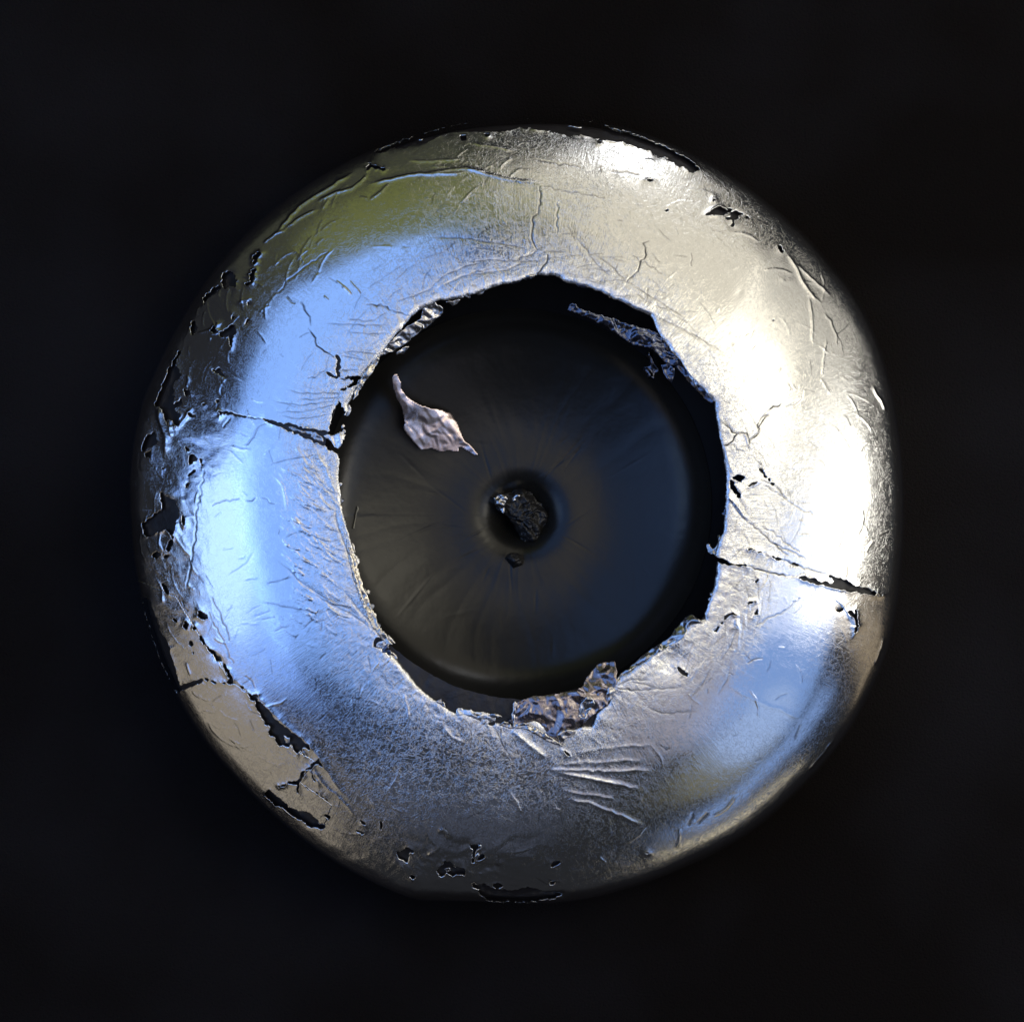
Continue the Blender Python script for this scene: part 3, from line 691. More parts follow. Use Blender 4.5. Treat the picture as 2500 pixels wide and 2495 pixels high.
sd = np.full(X.shape, 1.0)
nx_, ny_ = X.copy(), Y.copy()
crack_fold_shade = np.zeros_like(X)
hgt = np.zeros_like(X)
scuff = np.zeros_like(X)
ANG = (np.arctan2(Y - CY, X - CX))


def subset(P, margin):
    P = np.asarray(P)
    rim = np.hypot(P[:, 0] - CX, P[:, 1] - CY).mean() > 0.9
    return np.nonzero((upper | rim) & (X > P[:, 0].min() - margin) & (X < P[:, 0].max() + margin) & (Y > P[:, 1].min() - margin) & (Y < P[:, 1].max() + margin))[0]


def cut_polygon(P, margin=0.02):
    idx = subset(P, margin)
    d, bx, by, _ = seg_dist(X[idx], Y[idx], P, True)
    ins = inside(X[idx], Y[idx], P)
    d = np.where(ins, -d, d)
    k = d < sd[idx]
    j = idx[k]
    sd[j] = d[k]; nx_[j] = bx[k]; ny_[j] = by[k]


hp = roughen(HOLE, 0.011, 0.0015)
idx = np.nonzero(upper & (np.hypot(X - CX, Y - CY) < 0.86))[0]
d, bx, by, _ = seg_dist(X[idx], Y[idx], hp, True)
ins = inside(X[idx], Y[idx], hp)
d = np.where(ins, -d, d)
sd[idx] = d; nx_[idx] = bx; ny_[idx] = by
hole_d = np.full(X.shape, 1.0); hole_d[idx] = d
for P in TEARS:
    cut_polygon(roughen(P, 0.005, 0.0019))
near = hole_d
for pts, hw in CRACKS:
    P = roughen(pts, 0.008, 0.0022, closed=False)
    idx = subset(P, 0.015)
    d, bx, by, t = seg_dist(X[idx], Y[idx], P, False)
    seed = int(abs(P[0, 0] * 9999)) % 997
    w = 0.55 * hw * (0.4 + 0.9 * vnoise(t * len(P) * 0.6, t * 0 + seed, 3)) * np.clip(4 * np.minimum(t, 1 - t) + 0.35, 0, 1)
    crack_fold_shade[idx] = np.maximum(crack_fold_shade[idx], np.clip(1.2 - (d - w * 0.5) / 0.0016, 0, 1) * np.clip(w / 0.0012, 0.4, 1))
    hgt[idx] += -0.0006 * np.exp(-(d / (w + 0.0015)) ** 2) + 0.00015 * np.exp(-(d / 0.008) ** 2)
for pts, hw, h in CREASES:
    P = roughen(pts, 0.012, 0.0012, closed=False)
    idx = subset(P, hw * 4)
    d, bx, by, t = seg_dist(X[idx], Y[idx], P, False)
    prof = np.exp(-np.abs(d / (hw * 0.75)) ** 1.3) * np.clip(6 * np.minimum(t, 1 - t) + 0.15, 0, 1)
    hgt[idx] += h * (0.62 if h > 0 else 0.28) * prof
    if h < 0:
        crack_fold_shade[idx] = np.maximum(crack_fold_shade[idx], (0.62 if h < -.0012 else 0.35) * np.clip(1.2 - (d - 0.0003) / 0.0019, 0, 1) * (0.45 + 0.75 * vnoise(t * len(P) * .7, t * 0 + P[0, 0] * 999, 2)) * np.clip(5 * np.minimum(t, 1 - t) + 0.1, 0, 1))  # shade of the fold painted as a dark line along each groove
for dx, dy, dr, dd in DENTS:
    q = ((X - dx) ** 2 + (Y - dy) ** 2) / dr ** 2
    hgt += dd * np.exp(-q)

# gentle unevenness, stronger wrinkling towards the torn edge
inner = np.clip(1 - np.maximum(hole_d, 0) / 0.16, 0, 1)
hgt += 0.0014 * fbm(X * 4.0, Y * 4.0, 2, 5) + 0.00014 * fbm(X * 26, Y * 26, 3, 9)
U, V_ = PHf * 7, np.hypot(X - CX, Y - CY) * 40
hgt += inner * (0.0006 * (ridged(X * 34 + fbm(X * 9, Y * 9, 2, 4), Y * 30, 3, 21) - 0.5) + 0.0005 * (ridged(PHf * 12, V_, 3, 31) - 0.5))
# torn lips: foil turns down into the mouth, tears curl a little up or down
hgt -= 0.007 * np.exp(-np.clip(hole_d, 0, 1) / 0.004) * (0.35 + 0.9 * vnoise(PHf * 9 + 20, PHf * 0, 8))
lip = np.exp(-np.clip(sd, 0, 1) / 0.006) * (hole_d > 0.03)
hgt += 0.0035 * lip * (fbm(X * 22, Y * 22, 2, 44) + 0.25)
# the left flank is crushed and peeling
fl = np.exp(-(((X + 0.84) / 0.10) ** 2 + ((Y - 0.10) / 0.32) ** 2))
hgt += fl * 0.009 * (crumple(X * 16, Y * 13, 71) - 0.5)
fb = np.exp(-(((X + 0.10) / 0.30) ** 2 + ((Y + 0.86) / 0.06) ** 2))
hgt += fb * 0.008 * (crumple(X * 18, Y * 18, 72) - 0.5)
hgt += np.clip(1 - np.maximum(hole_d, 0) / 0.07, 0, 1) * 0.0030 * (crumple(X * 34, Y * 34, 73) - 0.5)
hgt += np.clip(1 - np.maximum(hole_d, 0) / 0.20, 0, 1) * 0.0011 * (crumple(X * 55, Y * 55, 74) - 0.5)

rr = np.hypot(X - CX, Y - CY)
down = np.clip((-(Y - CY) - 0.10) / 0.6, 0, 1)                      # the lower half is more worn
scuff = 0.95 * np.clip(1.0 - np.maximum(hole_d, 0) / 0.17, 0, 1) ** 0.8
scuff = np.maximum(scuff, 0.55 * np.exp(-(((X + 0.10) / 0.48) ** 2 + ((Y + 0.67) / 0.20) ** 2)))
scuff = np.maximum(scuff, 0.42 * np.exp(-(((X - 0.10) / 0.55) ** 2 + ((Y - 0.78) / 0.15) ** 2)))
scuff = np.maximum(scuff, 0.40 * np.exp(-(((X - 0.75) / 0.15) ** 2 + ((Y - 0.30) / 0.30) ** 2)))
scuff = np.maximum(scuff, 0.3 * np.exp(-(((X + 0.84) / 0.08) ** 2 + ((Y - 0.10) / 0.45) ** 2)))
scuff = np.clip(scuff * (0.75 + 0.7 * fbm(X * 6, Y * 6, 3, 55)) + 0.10 + 0.10 * fbm(X * 3, Y * 3, 2, 56), 0.03, 1)

# faces
I = np.arange(shape[0] * shape[1]).reshape(shape)
A = I[:-1, :]; B = np.roll(I, -1, 1)[:-1, :]; C_ = np.roll(I, -1, 1)[1:, :]; D = I[1:, :]
F = np.stack([A.ravel(), D.ravel(), C_.ravel(), B.ravel()], 1)
keep = sd[F].mean(1) > 0
F = F[keep]
used = np.zeros(X.size, bool); used[F.ravel()] = True
snap = used & (sd < 0) & (sd > -0.006)
X[snap] = nx_[snap]; Y[snap] = ny_[snap]
zz = base_z(X[snap], Y[snap]); Z[snap] = np.where(np.abs(zz - Z[snap]) < 0.03, zz, Z[snap])
nrx, nry, nrz = np.sin(TH) * np.cos(PHf), np.sin(TH) * np.sin(PHf), np.cos(TH)
XV, YV, ZV = X + nrx * hgt, Y + nry * hgt, Z + nrz * hgt


def add_skirt(V, F, depth):
    """give cut edges the thickness of the foil"""
    e = np.concatenate([F[:, [0, 1]], F[:, [1, 2]], F[:, [2, 3]], F[:, [3, 0]]])
    key = np.sort(e, 1)
    code = key[:, 0].astype(np.int64) * (len(V) + 1) + key[:, 1]
    u, inv, cnt = np.unique(code, return_inverse=True, return_counts=True)
    be = e[cnt[inv] == 1]
    bv = np.unique(be)
    mp = np.full(len(V), -1, np.int64); mp[bv] = np.arange(len(bv)) + len(V)
    V2 = V[bv].copy(); V2[:, 2] -= depth
    NF = np.stack([be[:, 1], be[:, 0], mp[be[:, 0]], mp[be[:, 1]]], 1)
    return np.concatenate([V, V2]), np.concatenate([F, NF]), bv


def compact(Fsel):
    u, inv = np.unique(Fsel, return_inverse=True)
    V = np.stack([XV[u], YV[u], ZV[u]], 1)
    return V, inv.reshape(Fsel.shape), u


def foil_piece(name, Fsel, parent, mat=None):
    V, G, u = compact(Fsel)
    V2, G2, bv = add_skirt(V, G, 0.006)
    at = {'crack_fold_shade': np.concatenate([crack_fold_shade[u], crack_fold_shade[u][bv] * 0 + 0.0]), 'scuff': np.concatenate([scuff[u], scuff[u][bv]])}
    o = make_mesh(name, V2, G2, mat or M_FOIL, parent, at)
    pol = o.data.attributes.new('polar', 'FLOAT_VECTOR', 'POINT')
    p = np.zeros((len(V2), 3), np.float32)
    p[:, 0] = np.concatenate([PHf[u], PHf[u][bv]]); p[:, 1] = np.concatenate([Sf[u], Sf[u][bv]])
    pol.data.foreach_set('vector', p.ravel())
    return o


cap = bpy.data.objects.new('bottle_cap', None)
COL.objects.link(cap)
tag(cap, 'round black plastic cap in torn silver foil with an open dark hollow', 'cap')

PLATE = np.array(ZF([(90, -80), (340, 20), (440, 180), (515, 300), (620, 440), (725, 600), (790, 632), (870, 690), (990, 900), (1150, 1050), (1290, 1130), (1180, 1270), (1300, 1352), (1400, 1430),
                     (1340, 1580), (1240, 1582), (1130, 1480), (980, 1350), (700, 1500), (-200, 1000), (-200, -80)]))
fx = X[F].mean(1); fy = Y[F].mean(1); fth = TH[F].mean(1)
inpl = inside(fx, fy, PLATE) & (fth < math.radians(95)) & (np.abs(PHf[F].max(1) - PHf[F].min(1)) < 1)
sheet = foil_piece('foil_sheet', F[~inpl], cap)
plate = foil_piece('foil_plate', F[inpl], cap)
plate['label'] = 'smoother beige foil plate cracked away along the lower left rim'

# ---------------------------------------------------------------- plastic body under the foil, wall of the mouth and hollow dish
OPX, OPY, OPR = 0.0505, 0.0571, 0.519
DX, DY, DR = 0.0100, 0.0170, 0.480
ZD0 = -0.27


def ring_mesh(rings):
    n = len(rings[0])
    V = np.concatenate(rings)
    m = len(rings)
    I = np.arange(n * m).reshape(m, n)
    A = I[:-1]; B = np.roll(I, -1, 1)[:-1]; C2 = np.roll(I, -1, 1)[1:]; D2 = I[1:]
    return V, np.stack([A.ravel(), D2.ravel(), C2.ravel(), B.ravel()], 1)


nb = 720
ph = np.linspace(-np.pi, np.pi, nb, endpoint=False)
ux, uy = np.cos(ph), np.sin(ph)
ox, oy = OPX - CX, OPY - CY
bq = ux * ox + uy * oy
rin = bq + np.sqrt(bq * bq - (ox * ox + oy * oy - OPR ** 2))
rin = rin + 0.0025 * (vnoise(ph * 14, ph * 0, 5) - 0.5) + 0.002 * (vnoise(ph * 60, ph * 0, 6) - 0.5)
sin_ = np.interp(rin, PROF[:IRIM, 1], PROF[:IRIM, 0])
rings = []
for t in np.linspace(0, 1, 110):
    Sx = sin_ + (SMAX - sin_) * t
    x, y, z, th = place(ph, Sx, 0.013)
    z = z + 0.0022 * fbm(x * 30, y * 30, 3, 61)
    rings.append(np.stack([x, y, z], 1))
body_top = rings
zbot = RIM_BOTTOM - 0.055
c = rings[-1]
rings = rings + [np.stack([CX + (c[:, 0] - CX) * .9, CY + (c[:, 1] - CY) * .9, np.full(nb, zbot)], 1), np.stack([np.full(nb, CX), np.full(nb, CY), np.full(nb, zbot)], 1)]
V, G = ring_mesh(rings)
body = make_mesh('plastic_body', V, G, M_BODY, cap)

r0 = body_top[0]
rings = []
for t in np.linspace(0, 1, 14):
    cxm, cym = OPX + (DX - OPX) * t, OPY + (DY - OPY) * t
    rad = np.hypot(r0[:, 0] - OPX, r0[:, 1] - OPY) * (1 - t) + (DR - 0.001) * t
    an = np.arctan2(r0[:, 1] - OPY, r0[:, 0] - OPX)
    z = r0[:, 2] * (1 - t) + (ZD0 + 0.152) * t - 0.006 * math.sin(math.pi * t)
    rings.append(np.stack([cxm + rad * np.cos(an), cym + rad * np.sin(an), z], 1))
last = rings[-1]
V, G = ring_mesh(rings)
wall = make_mesh('mouth_wall', V, G, M_WALL, cap)

# dish: shallow bowl, a low mound with a pit in the middle
MX, MY = W(983, 972)
DSCR = [(MX + r_ * math.cos(a_), MY + r_ * math.sin(a_), l_, a_ + d_) for r_, a_, l_, d_ in zip(RNG.uniform(.12, .38, 26), RNG.uniform(0, 6.28, 26), RNG.uniform(.02, .09, 26), RNG.normal(0, .35, 26))]


def dish_z(x, y):
    rho = np.hypot(x - DX, y - DY)
    rm = np.hypot(x - MX, y - MY)
    z = ZD0 + 0.100 * (rho / DR) ** 1.7 + 0.055 * np.clip((rho - 0.37) / (DR - 0.37), 0, 1) ** 3.2
    z = z + 0.050 * np.exp(-(rm / 0.150) ** 2) - 0.115 * np.exp(-(rm / 0.066) ** 2)
    z = z + 0.0025 * fbm(x * 4.0 + 3, y * 4.0, 2, 81)
    an = np.arctan2(y - MY, x - MX)
    z = z + 0.0009 * np.clip(rm / 0.2, 0, 1) * (ridged(an * 5 + 0.6 * fbm(x * 5, y * 5, 2, 3), rm * 2.5, 2, 83) - .5)
    # short faint scratches left by whatever pressed the dish in
    for sx0, sy0, sl, sa in DSCR:
        u = (x - sx0) * math.cos(sa) + (y - sy0) * math.sin(sa)
        v = -(x - sx0) * math.sin(sa) + (y - sy0) * math.cos(sa)
        z = z - 0.0006 * np.exp(-(v / 0.0028) ** 2) * np.clip(1 - (np.abs(u) / sl), 0, 1)
    return z


rings = []
for rho in np.concatenate([np.linspace(0.001, 0.16, 60), np.linspace(0.165, DR - 0.11, 50), np.linspace(DR - 0.108, DR, 40)]):
    k = np.clip(rho / 0.2, 0, 1)
    cx2, cy2 = MX * (1 - k) + DX * k, MY * (1 - k) + DY * k
    x = cx2 + rho * np.cos(ph); y = cy2 + rho * np.sin(ph)
    rings.append(np.stack([x, y, dish_z(x, y)], 1))
V, G = ring_mesh(rings[::-1])
V2 = V
dish = make_mesh('dish', V2, G[:, ::-1], M_DISH, cap)


# ---------------------------------------------------------------- loose and folded pieces
def patch(name, P, mat, zf, amp=0.006, freq=30, res=0.0028, parent=cap, seed=1, dome=0.0, thick=0.003, scuffv=0.5, edge=0.0012, ramp=0.01):
    P = roughen(P, 0.006, edge)
    x0, y0 = P.min(0) - res * 2; x1, y1 = P.max(0) + res * 2
    gx = np.arange(x0, x1, res); gy = np.arange(y0, y1, res)
    GX, GY = np.meshgrid(gx, gy)
    sh = GX.shape
    GX, GY = GX.ravel(), GY.ravel()
    d, bx, by, _ = seg_dist(GX, GY, P, True)
    ins = inside(GX, GY, P)
    d = np.where(ins, d, -d)
    I = np.arange(GX.size).reshape(sh)
    Fq = np.stack([I[:-1, :-1].ravel(), I[:-1, 1:].ravel(), I[1:, 1:].ravel(), I[1:, :-1].ravel()], 1)
    Fq = Fq[d[Fq].mean(1) > 0]
    u, inv = np.unique(Fq, return_inverse=True)
    Fq = inv.reshape(Fq.shape)
    x, y, dd = GX[u].copy(), GY[u].copy(), d[u]
    out = dd < 0
    x[out] = bx[u][out]; y[out] = by[u][out]
    dd = np.maximum(dd, 0)
    z = zf(x, y)
    w = fbm(x * freq * .4, y * freq * .4, 2, seed + 5) * 1.2
    cr = crumple(x * freq + w * .4, y * freq - w * .4, seed) - 0.5
    z = z + amp * 3.0 * cr * np.clip(dd / ramp + 0.25, 0, 1) + dome * (1 - np.exp(-dd / 0.02))
    V = np.stack([x, y, z], 1)
    n0 = len(V)
    V, Fq, bv = add_skirt(V, Fq, thick)
    at = {'crack_fold_shade': np.zeros(len(V)), 'scuff': np.full(len(V), scuffv)}
    return make_mesh(name, V, Fq, mat, parent, at)


def zdrop(zedge, slope):
    """foil pieces hanging into the mouth: lower the farther they reach inside it"""
    def f(x, y):
        rho = np.hypot(x - OPX, y - OPY)
        return np.minimum(base_z(x, y), 0.0) + zedge - slope * np.clip(OPR - 0.0 - rho, 0, 0.2)
    return f


flap = patch('foil_flap', YA([(935, 350), (1000, 325), (1080, 380), (1088, 430), (1000, 520), (870, 620), (740, 720), (620, 800), (500, 850), (480, 830), (600, 690), (740, 560), (880, 480), (890, 400)]), M_FLAP, zdrop(-.012, .6), .006, 50, seed=3, thick=.004)
flap['label'] = 'crumpled strip of foil rolled up along the upper left mouth edge'
patch('foil_curl', YA([(480, 835), (500, 850), (440, 930), (380, 1020), (300, 1120), (265, 1160), (258, 1140), (330, 1040), (400, 940)]), M_FLAP, zdrop(-.004, .6), .004, 40, seed=4)
patch('foil_curl', YA([(640, 800), (720, 750), (780, 740), (740, 790), (700, 830), (640, 835)]), M_FLAP, zdrop(-.02, .9), .006, 40, seed=5)
patch('foil_curl', YA([(1100, 330), (1200, 310), (1310, 290), (1240, 330), (1170, 375), (1150, 350)]), M_FLAP, zdrop(-.012, .6), .003, 40, seed=15)
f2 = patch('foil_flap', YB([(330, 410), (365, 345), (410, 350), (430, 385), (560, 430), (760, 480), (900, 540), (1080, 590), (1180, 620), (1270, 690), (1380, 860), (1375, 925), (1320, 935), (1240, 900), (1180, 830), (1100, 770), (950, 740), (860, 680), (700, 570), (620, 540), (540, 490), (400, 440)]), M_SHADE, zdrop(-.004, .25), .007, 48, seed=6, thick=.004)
f2['label'] = 'dark crumpled foil strip hanging inside the upper right of the mouth'
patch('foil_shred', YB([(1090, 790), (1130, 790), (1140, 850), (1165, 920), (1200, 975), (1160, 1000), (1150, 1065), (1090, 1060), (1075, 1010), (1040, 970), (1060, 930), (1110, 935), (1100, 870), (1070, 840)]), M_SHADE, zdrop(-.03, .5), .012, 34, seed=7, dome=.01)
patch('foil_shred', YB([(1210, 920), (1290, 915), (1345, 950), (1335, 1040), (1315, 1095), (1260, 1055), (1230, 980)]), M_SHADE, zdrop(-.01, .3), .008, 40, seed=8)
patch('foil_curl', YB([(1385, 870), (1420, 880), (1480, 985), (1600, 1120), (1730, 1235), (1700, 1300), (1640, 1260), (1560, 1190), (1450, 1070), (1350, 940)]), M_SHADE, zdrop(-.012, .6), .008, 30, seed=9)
f3 = patch('foil_flap', YD([(345, 695), (480, 640), (700, 612), (870, 572), (905, 500), (940, 450), (990, 392), (1130, 360), (1150, 430), (1150, 540), (1110, 600), (1075, 720), (1000, 760), (950, 800), (900, 850), (830, 895), (760, 905), (690, 940), (700, 1015), (600, 960), (500, 920), (400, 880), (335, 880)]), M_MAUVE, zdrop(.004, .5), .0075, 26, seed=10, thick=.004, scuffv=.6)
f3['label'] = 'mauve crumpled wad of foil pushed up at the bottom of the mouth'
patch('foil_shred', YD([(860, 700), (900, 640), (960, 650), (980, 700), (930, 760), (900, 830), (840, 800)]), M_FLAP, lambda x, y: base_z(x, y) + .012, .008, 40, seed=11)
patch('foil_curl', YD([(1130, 520), (1200, 450), (1290, 380), (1370, 300), (1470, 235), (1560, 180), (1620, 100), (1680, 20), (1740, -5), (1780, 25), (1835, 70), (1740, 70), (1700, 110), (1680, 180), (1580, 250), (1500, 290), (1400, 345), (1290, 410), (1190, 490), (1150, 540)]), M_FLAP, zdrop(.004, .6), .009, 30, seed=12)
patch('foil_shred', YE([(475, 640), (520, 625), (580, 645), (575, 690), (560, 725), (540, 735), (500, 705), (455, 695)]), M_FOIL, lambda x, y: base_z(x, y) + .001, .003, 30, seed=13)
patch('foil_shred', YE([(560, 735), (600, 735), (650, 770), (668, 820), (640, 810), (600, 780)]), M_FLAP, lambda x, y: base_z(x, y) - .004, .005, 40, seed=14)
patch('foil_curl', YE([(400, 510), (470, 500), (520, 540), (600, 600), (655, 665), (620, 660), (560, 625), (480, 600), (430, 560)]), M_FLAP, lambda x, y: base_z(x, y) - .004, .006, 34, seed=16)
patch('foil_curl', YE([(1215, 1272), (1300, 1280), (1400, 1300), (1500, 1310), (1590, 1335), (1580, 1395), (1530, 1400), (1440, 1390), (1330, 1350), (1210, 1325)]), M_FOIL, lambda x, y: base_z(x, y) - .002, .005, 30, seed=17)
patch('foil_curl', ZE([(560, 838), (590, 850), (575, 920), (560, 980), (530, 975), (495, 960), (475, 905), (500, 900), (530, 940), (555, 900)]), M_FLAP, zdrop(-.004, .4), .007, 40, seed=18)
# shreds caught in the tears
patch('foil_shred', ZD([(1480, 620), (1520, 630), (1560, 610), (1600, 605), (1590, 690), (1560, 730), (1520, 700), (1490, 660), (1440, 640)]), M_FOIL, lambda x, y: base_z(x, y) - .001, .005, 34, seed=19)
patch('foil_shred', ZD([(1180, 558), (1230, 570), (1290, 590), (1400, 610), (1380, 640), (1330, 620), (1280, 610), (1210, 585)]), M_FLAP, lambda x, y: base_z(x, y) - .006, .006, 50, seed=20)
patch('foil_shred', ZD([(1380, 600), (1440, 640), (1450, 680), (1400, 665), (1350, 640)]), M_FLAP, lambda x, y: base_z(x, y) - .006, .005, 50, seed=24)
patch('foil_shred', ZF([(1070, 955), (1100, 970), (1125, 972), (1115, 1005), (1085, 1010), (1080, 985)]), M_FOIL, lambda x, y: base_z(x, y) - .004, .002, 40, seed=21)
patch('foil_shred', ZF([(890, 700), (910, 700), (940, 740), (970, 770), (930, 745), (900, 725)]), M_FOIL, lambda x, y: base_z(x, y) - .001, .002, 40, seed=22)
patch('foil_shred', ZG([(735, 1425), (755, 1420), (762, 1445), (740, 1452)]), M_FOIL, lambda x, y: base_z(x, y) + .002, .003, 60, seed=23, res=.002)
patch('foil_shred', ZG([(712, 1500), (735, 1480), (745, 1500), (720, 1545), (705, 1540)]), M_FOIL, lambda x, y: base_z(x, y) + .002, .003, 60, seed=25, res=.002)
patch('foil_shred', ZG([(505, 1590), (540, 1580), (550, 1600), (520, 1612)]), M_FLAP, lambda x, y: base_z(x, y) - .004, .003, 60, seed=26, res=.002)
patch('foil_shred', ZD([(300, 500), (340, 520), (370, 560), (350, 600), (310, 570)]), M_FLAP, lambda x, y: base_z(x, y) + .003, .010, 40, seed=27)

patch('foil_shred', YD([(330, 860), (420, 850), (520, 890), (600, 950), (700, 1005), (735, 1040), (690, 1030), (600, 1000), (520, 950), (430, 905), (335, 890)]), M_FLAP, lambda x, y: base_z(x, y) + .010, .006, 50, seed=61)
patch('foil_shred', YD([(325, 700), (345, 680), (365, 700), (350, 780), (345, 870), (322, 860)]), M_FLAP, lambda x, y: base_z(x, y) + .008, .005, 50, seed=62)
patch('foil_shred', YD([(680, 930), (760, 900), (830, 915), (800, 950), (740, 980), (720, 1030), (690, 1010)]), M_FLAP, lambda x, y: base_z(x, y) + .009, .006, 60, seed=63)
patch('foil_shred', YD([(1065, 575), (1110, 565), (1140, 600), (1110, 650), (1090, 700), (1065, 650)]), M_FLAP, lambda x, y: base_z(x, y) + .010, .006, 50, seed=64)
M_FOLD = foil_material('folded_foil', (0.60, 0.57, 0.52), 0.14, 0.5)
for q, P in enumerate([
        YM([(193, 880), (203, 960), (224, 1060), (254, 1150), (262, 1190), (250, 1200), (232, 1160), (212, 1080), (198, 1000), (190, 940)]),
        YM([(208, 990), (226, 1065), (256, 1150), (277, 1240), (312, 1340), (347, 1430), (402, 1502), (372, 1500), (325, 1440), (290, 1370), (262, 1290), (240, 1210), (224, 1130)]),
        YM([(232, 1130), (252, 1190), (275, 1290), (300, 1350), (285, 1350), (258, 1270), (240, 1200)]),
        YM([(340, 415), (352, 425), (330, 470), (290, 520), (262, 570), (245, 590), (255, 550), (280, 500), (310, 455)])]):
    f = patch('foil_fold', P, M_FOLD, lambda x, y, q=q: base_z(x, y) * 0 - .001 + .004 * q - .15 * np.clip(OPR - .02 - np.hypot(x - OPX, y - OPY), 0, .1), .0035, 60, seed=50 + q, ramp=.004)
hpn = len(hp)
for q in range(46):          # tiny shreds of foil along the torn mouth edge
    k = int(RNG.uniform(0, hpn)); a0, b0 = hp[k], hp[(k + 2) % hpn]
    dv = (b0 - a0) / (np.hypot(*(b0 - a0)) + 1e-9); nv = np.array([dv[1], -dv[0]])
    if inside(np.array([a0[0] + nv[0] * .01]), np.array([a0[1] + nv[1] * .01]), hp)[0] == False: nv = -nv
    Ls, Ws = RNG.uniform(.012, .045), RNG.uniform(.004, .012)
    pp = [a0 - dv * Ls * .5 - nv * .003, a0 - dv * Ls * .3 + nv * Ws * RNG.uniform(.2, .8), a0 + nv * Ws * RNG.uniform(.3, 1.1), a0 + dv * Ls * .25 + nv * Ws * RNG.uniform(.2, 1), a0 + dv * Ls * .5 - nv * .002, a0 - nv * .005]
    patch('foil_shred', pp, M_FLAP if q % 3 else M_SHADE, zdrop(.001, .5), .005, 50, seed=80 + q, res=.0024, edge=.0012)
for q, P in enumerate([ZB([(1560, 140), (1640, 138), (1725, 158), (1650, 156)]), ZC([(630, 262), (700, 285), (790, 335), (858, 385), (770, 335), (690, 290)]), ZC([(405, 172), (440, 180), (470, 198), (430, 194)]),
                       ZC([(690, 325), (740, 325), (765, 345), (730, 345)]), ZB([(490, 238), (530, 232), (545, 240), (505, 248)]), ZB([(300, 312), (335, 302), (330, 314)]), ZB([(215, 345), (245, 335), (240, 350)])]):
    patch('foil_shred', [(x * 1.0, y * 1.0) for x, y in P], M_FOIL, lambda x, y: base_z(x, y) - .004, .004, 50, seed=150 + q, res=.0022, edge=.0008)

# ---------------------------------------------------------------- things lying in the dish
FLAKE = YA([(600, 1045), (615, 1015), (650, 1000), (668, 1050), (692, 1090), (690, 1150), (740, 1215), (800, 1260), (870, 1300), (960, 1330), (1070, 1340), (1160, 1380), (1215, 1460), (1250, 1550), (1290, 1640), (1345, 1680), (1420, 1775), (1380, 1775), (1300, 1730), (1235, 1690), (1225, 1745), (1140, 1735), (1050, 1742),
            (960, 1712), (870, 1728), (815, 1670), (745, 1590), (705, 1530), (712, 1450), (690, 1330), (640, 1240), (610, 1150)])
_fa = np.array(YA([(620, 1030)])[0]); _fb = np.array(YA([(1440, 1790)])[0])
_fd = (_fb - _fa) / np.hypot(*(_fb - _fa)); _fn = np.array([_fd[1], -_fd[0]])


def flake_z(x, y):
    t = (x - _fa[0]) * _fd[0] + (y - _fa[1]) * _fd[1]
    s = (x - _fa[0]) * _fn[0] + (y - _fa[1]) * _fn[1]      # + = lower left side
    # bent like a leaf: lower left half faces up, the other half rolls over towards the hollow
    return dish_z(x, y) + 0.03 + 0.045 * np.exp(-(t - 0.02) ** 2 / 0.012) - 14.0 * np.clip(-s + 0.002, 0, 1) ** 2 - 0.12 * np.clip(s, 0, 1)


flake = patch('foil_flake', FLAKE, M_PINK, flake_z, .0055, 24, parent=None, seed=30, scuffv=.25, ramp=.02, edge=.0006)
tag(flake, 'pinkish curled flake of foil lying in the black dish at its upper left', 'flake')


def lump(name, P, z0, h, mat, parent, seed, freq=45, amp=.016):
    return patch(name, P, mat, lambda x, y: dish_z(x, y) * 0 + z0, amp, freq, res=.0024, parent=parent, seed=seed, dome=h, thick=.08, scuffv=.6, ramp=.006)


crumb = bpy.data.objects.new('debris_crumb', None); COL.objects.link(crumb)
tag(crumb, 'large ragged black crumb stuck in the pit at the middle of the dish', 'crumb')
zc = ZD0 - 0.005
lump('crumb_body', YC([(490, 540), (560, 480), (700, 470), (830, 430), (950, 480), (1010, 560), (1110, 660), (1170, 780), (1140, 920), (1080, 1030), (1010, 1100), (980, 1150), (900, 1140), (840, 1110), (820, 1030), (770, 950), (730, 860), (690, 800), (620, 750), (560, 720), (510, 650)]), zc, .03, M_CRUMB, crumb, 40)
lump('foil_grain', YC([(500, 550), (600, 510), (660, 520), (680, 570), (650, 620), (625, 745), (600, 740), (560, 650), (520, 660)]), zc + .030, .012, M_FLAP, crumb, 41, 70, .008)
lump('foil_grain', YC([(720, 560), (780, 500), (840, 510), (830, 550), (770, 590), (735, 600)]), zc + .030, .012, M_FLAP, crumb, 42, 70, .008)
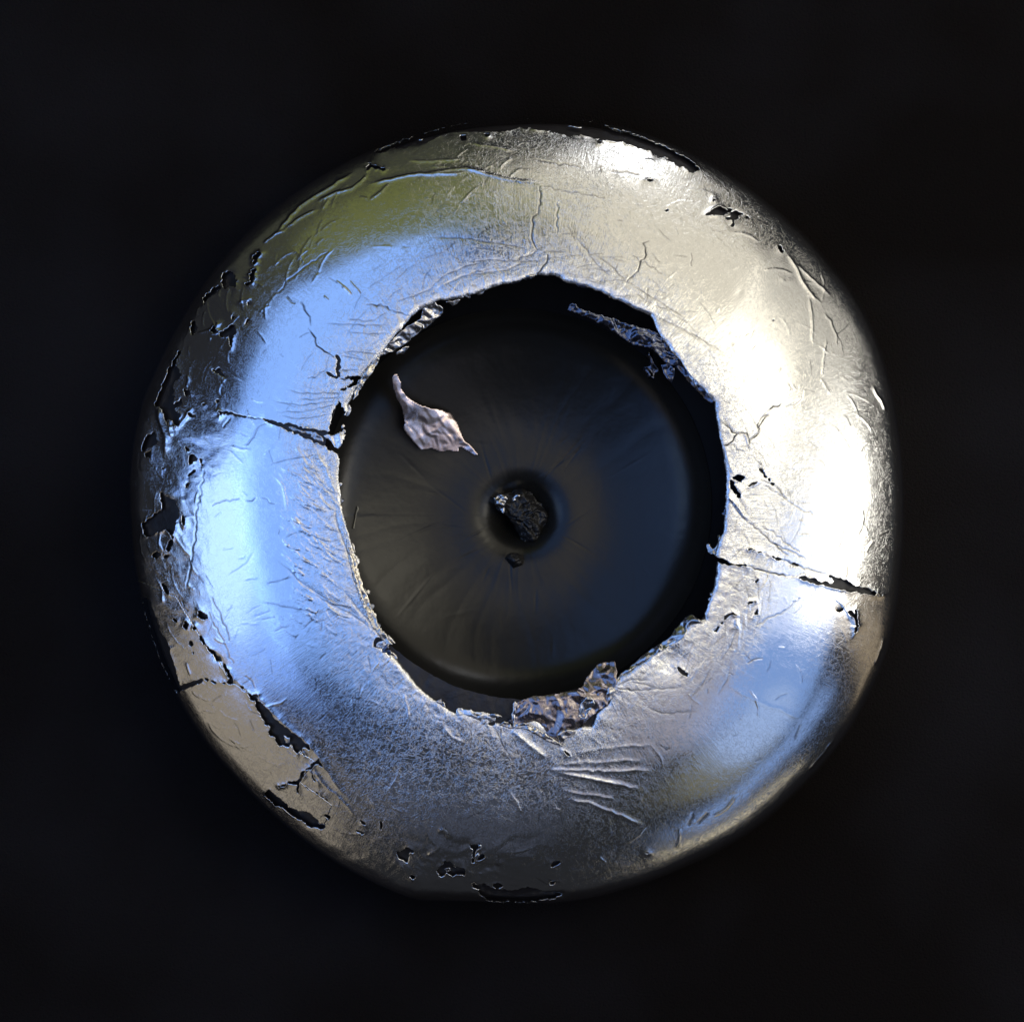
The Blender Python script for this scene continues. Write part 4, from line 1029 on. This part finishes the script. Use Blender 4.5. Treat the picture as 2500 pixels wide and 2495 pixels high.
lump('foil_grain', YC([(780, 780), (850, 765), (950, 770), (1000, 830), (960, 930), (900, 900), (860, 850), (790, 830)]), zc + .030, .010, M_CRUMB, crumb, 43, 70, .010)
small = lump('debris_crumb', YC([(642, 1270), (670, 1225), (720, 1205), (790, 1210), (850, 1235), (865, 1290), (855, 1345), (800, 1370), (740, 1395), (700, 1350)]), ZD0 + 0.040, .030, M_CRUMB, None, 44, 40, .010)
tag(small, 'small black crumb lying just below the large crumb in the dish', 'crumb')


def tube(name, pts, rad, mat, parent=None):
    n = 8
    V, F2 = [], []
    pts = [Vector(p) for p in pts]
    for i, p in enumerate(pts):
        t = (pts[min(i + 1, len(pts) - 1)] - pts[max(i - 1, 0)]).normalized()
        a = t.cross(Vector((0, 0, 1))).normalized(); b2 = a.cross(t)
        for k in range(n):
            an = 2 * math.pi * k / n
            V.append(p + rad[i] * (math.cos(an) * a + math.sin(an) * b2))
    for i in range(len(pts) - 1):
        for k in range(n):
            F2.append((i * n + k, i * n + (k + 1) % n, (i + 1) * n + (k + 1) % n, (i + 1) * n + k))
    return make_mesh(name, [tuple(v) for v in V], F2, mat, parent)


fp = ZD([(1688, 1145), (1690, 1165), (1680, 1190), (1672, 1240), (1665, 1270), (1660, 1305)])
fib = tube('fibre', [(x, y, float(dish_z(x, y)) + 0.004) for x, y in fp], [.0012, .003, .0016, .0014, .0016, .0022], M_DUST)
tag(fib, 'short pale bristle standing against the left edge of the dish', 'fibre')


def speck(name, xy, z, r, label, group=None):
    th = np.linspace(0, np.pi, 7); p2 = np.linspace(0, 2 * np.pi, 10, endpoint=False)
    rings = []
    for t in th:
        jit = 1 + 0.25 * RNG.normal(size=10)
        rings.append(np.stack([xy[0] + r * np.sin(t) * np.cos(p2) * jit, xy[1] + r * np.sin(t) * np.sin(p2) * jit, z + r * np.cos(t) + 0 * p2], 1))
    V, G = ring_mesh(rings)
    o = make_mesh(name, V, G, M_DUST)
    tag(o, label, 'dust', group)
    return o


sx, sy = W(1067, 1250)
speck('dust_speck', (sx, sy), float(dish_z(sx, sy)) - .02, .0045, 'tiny pale dust speck at the bottom edge of the dish')
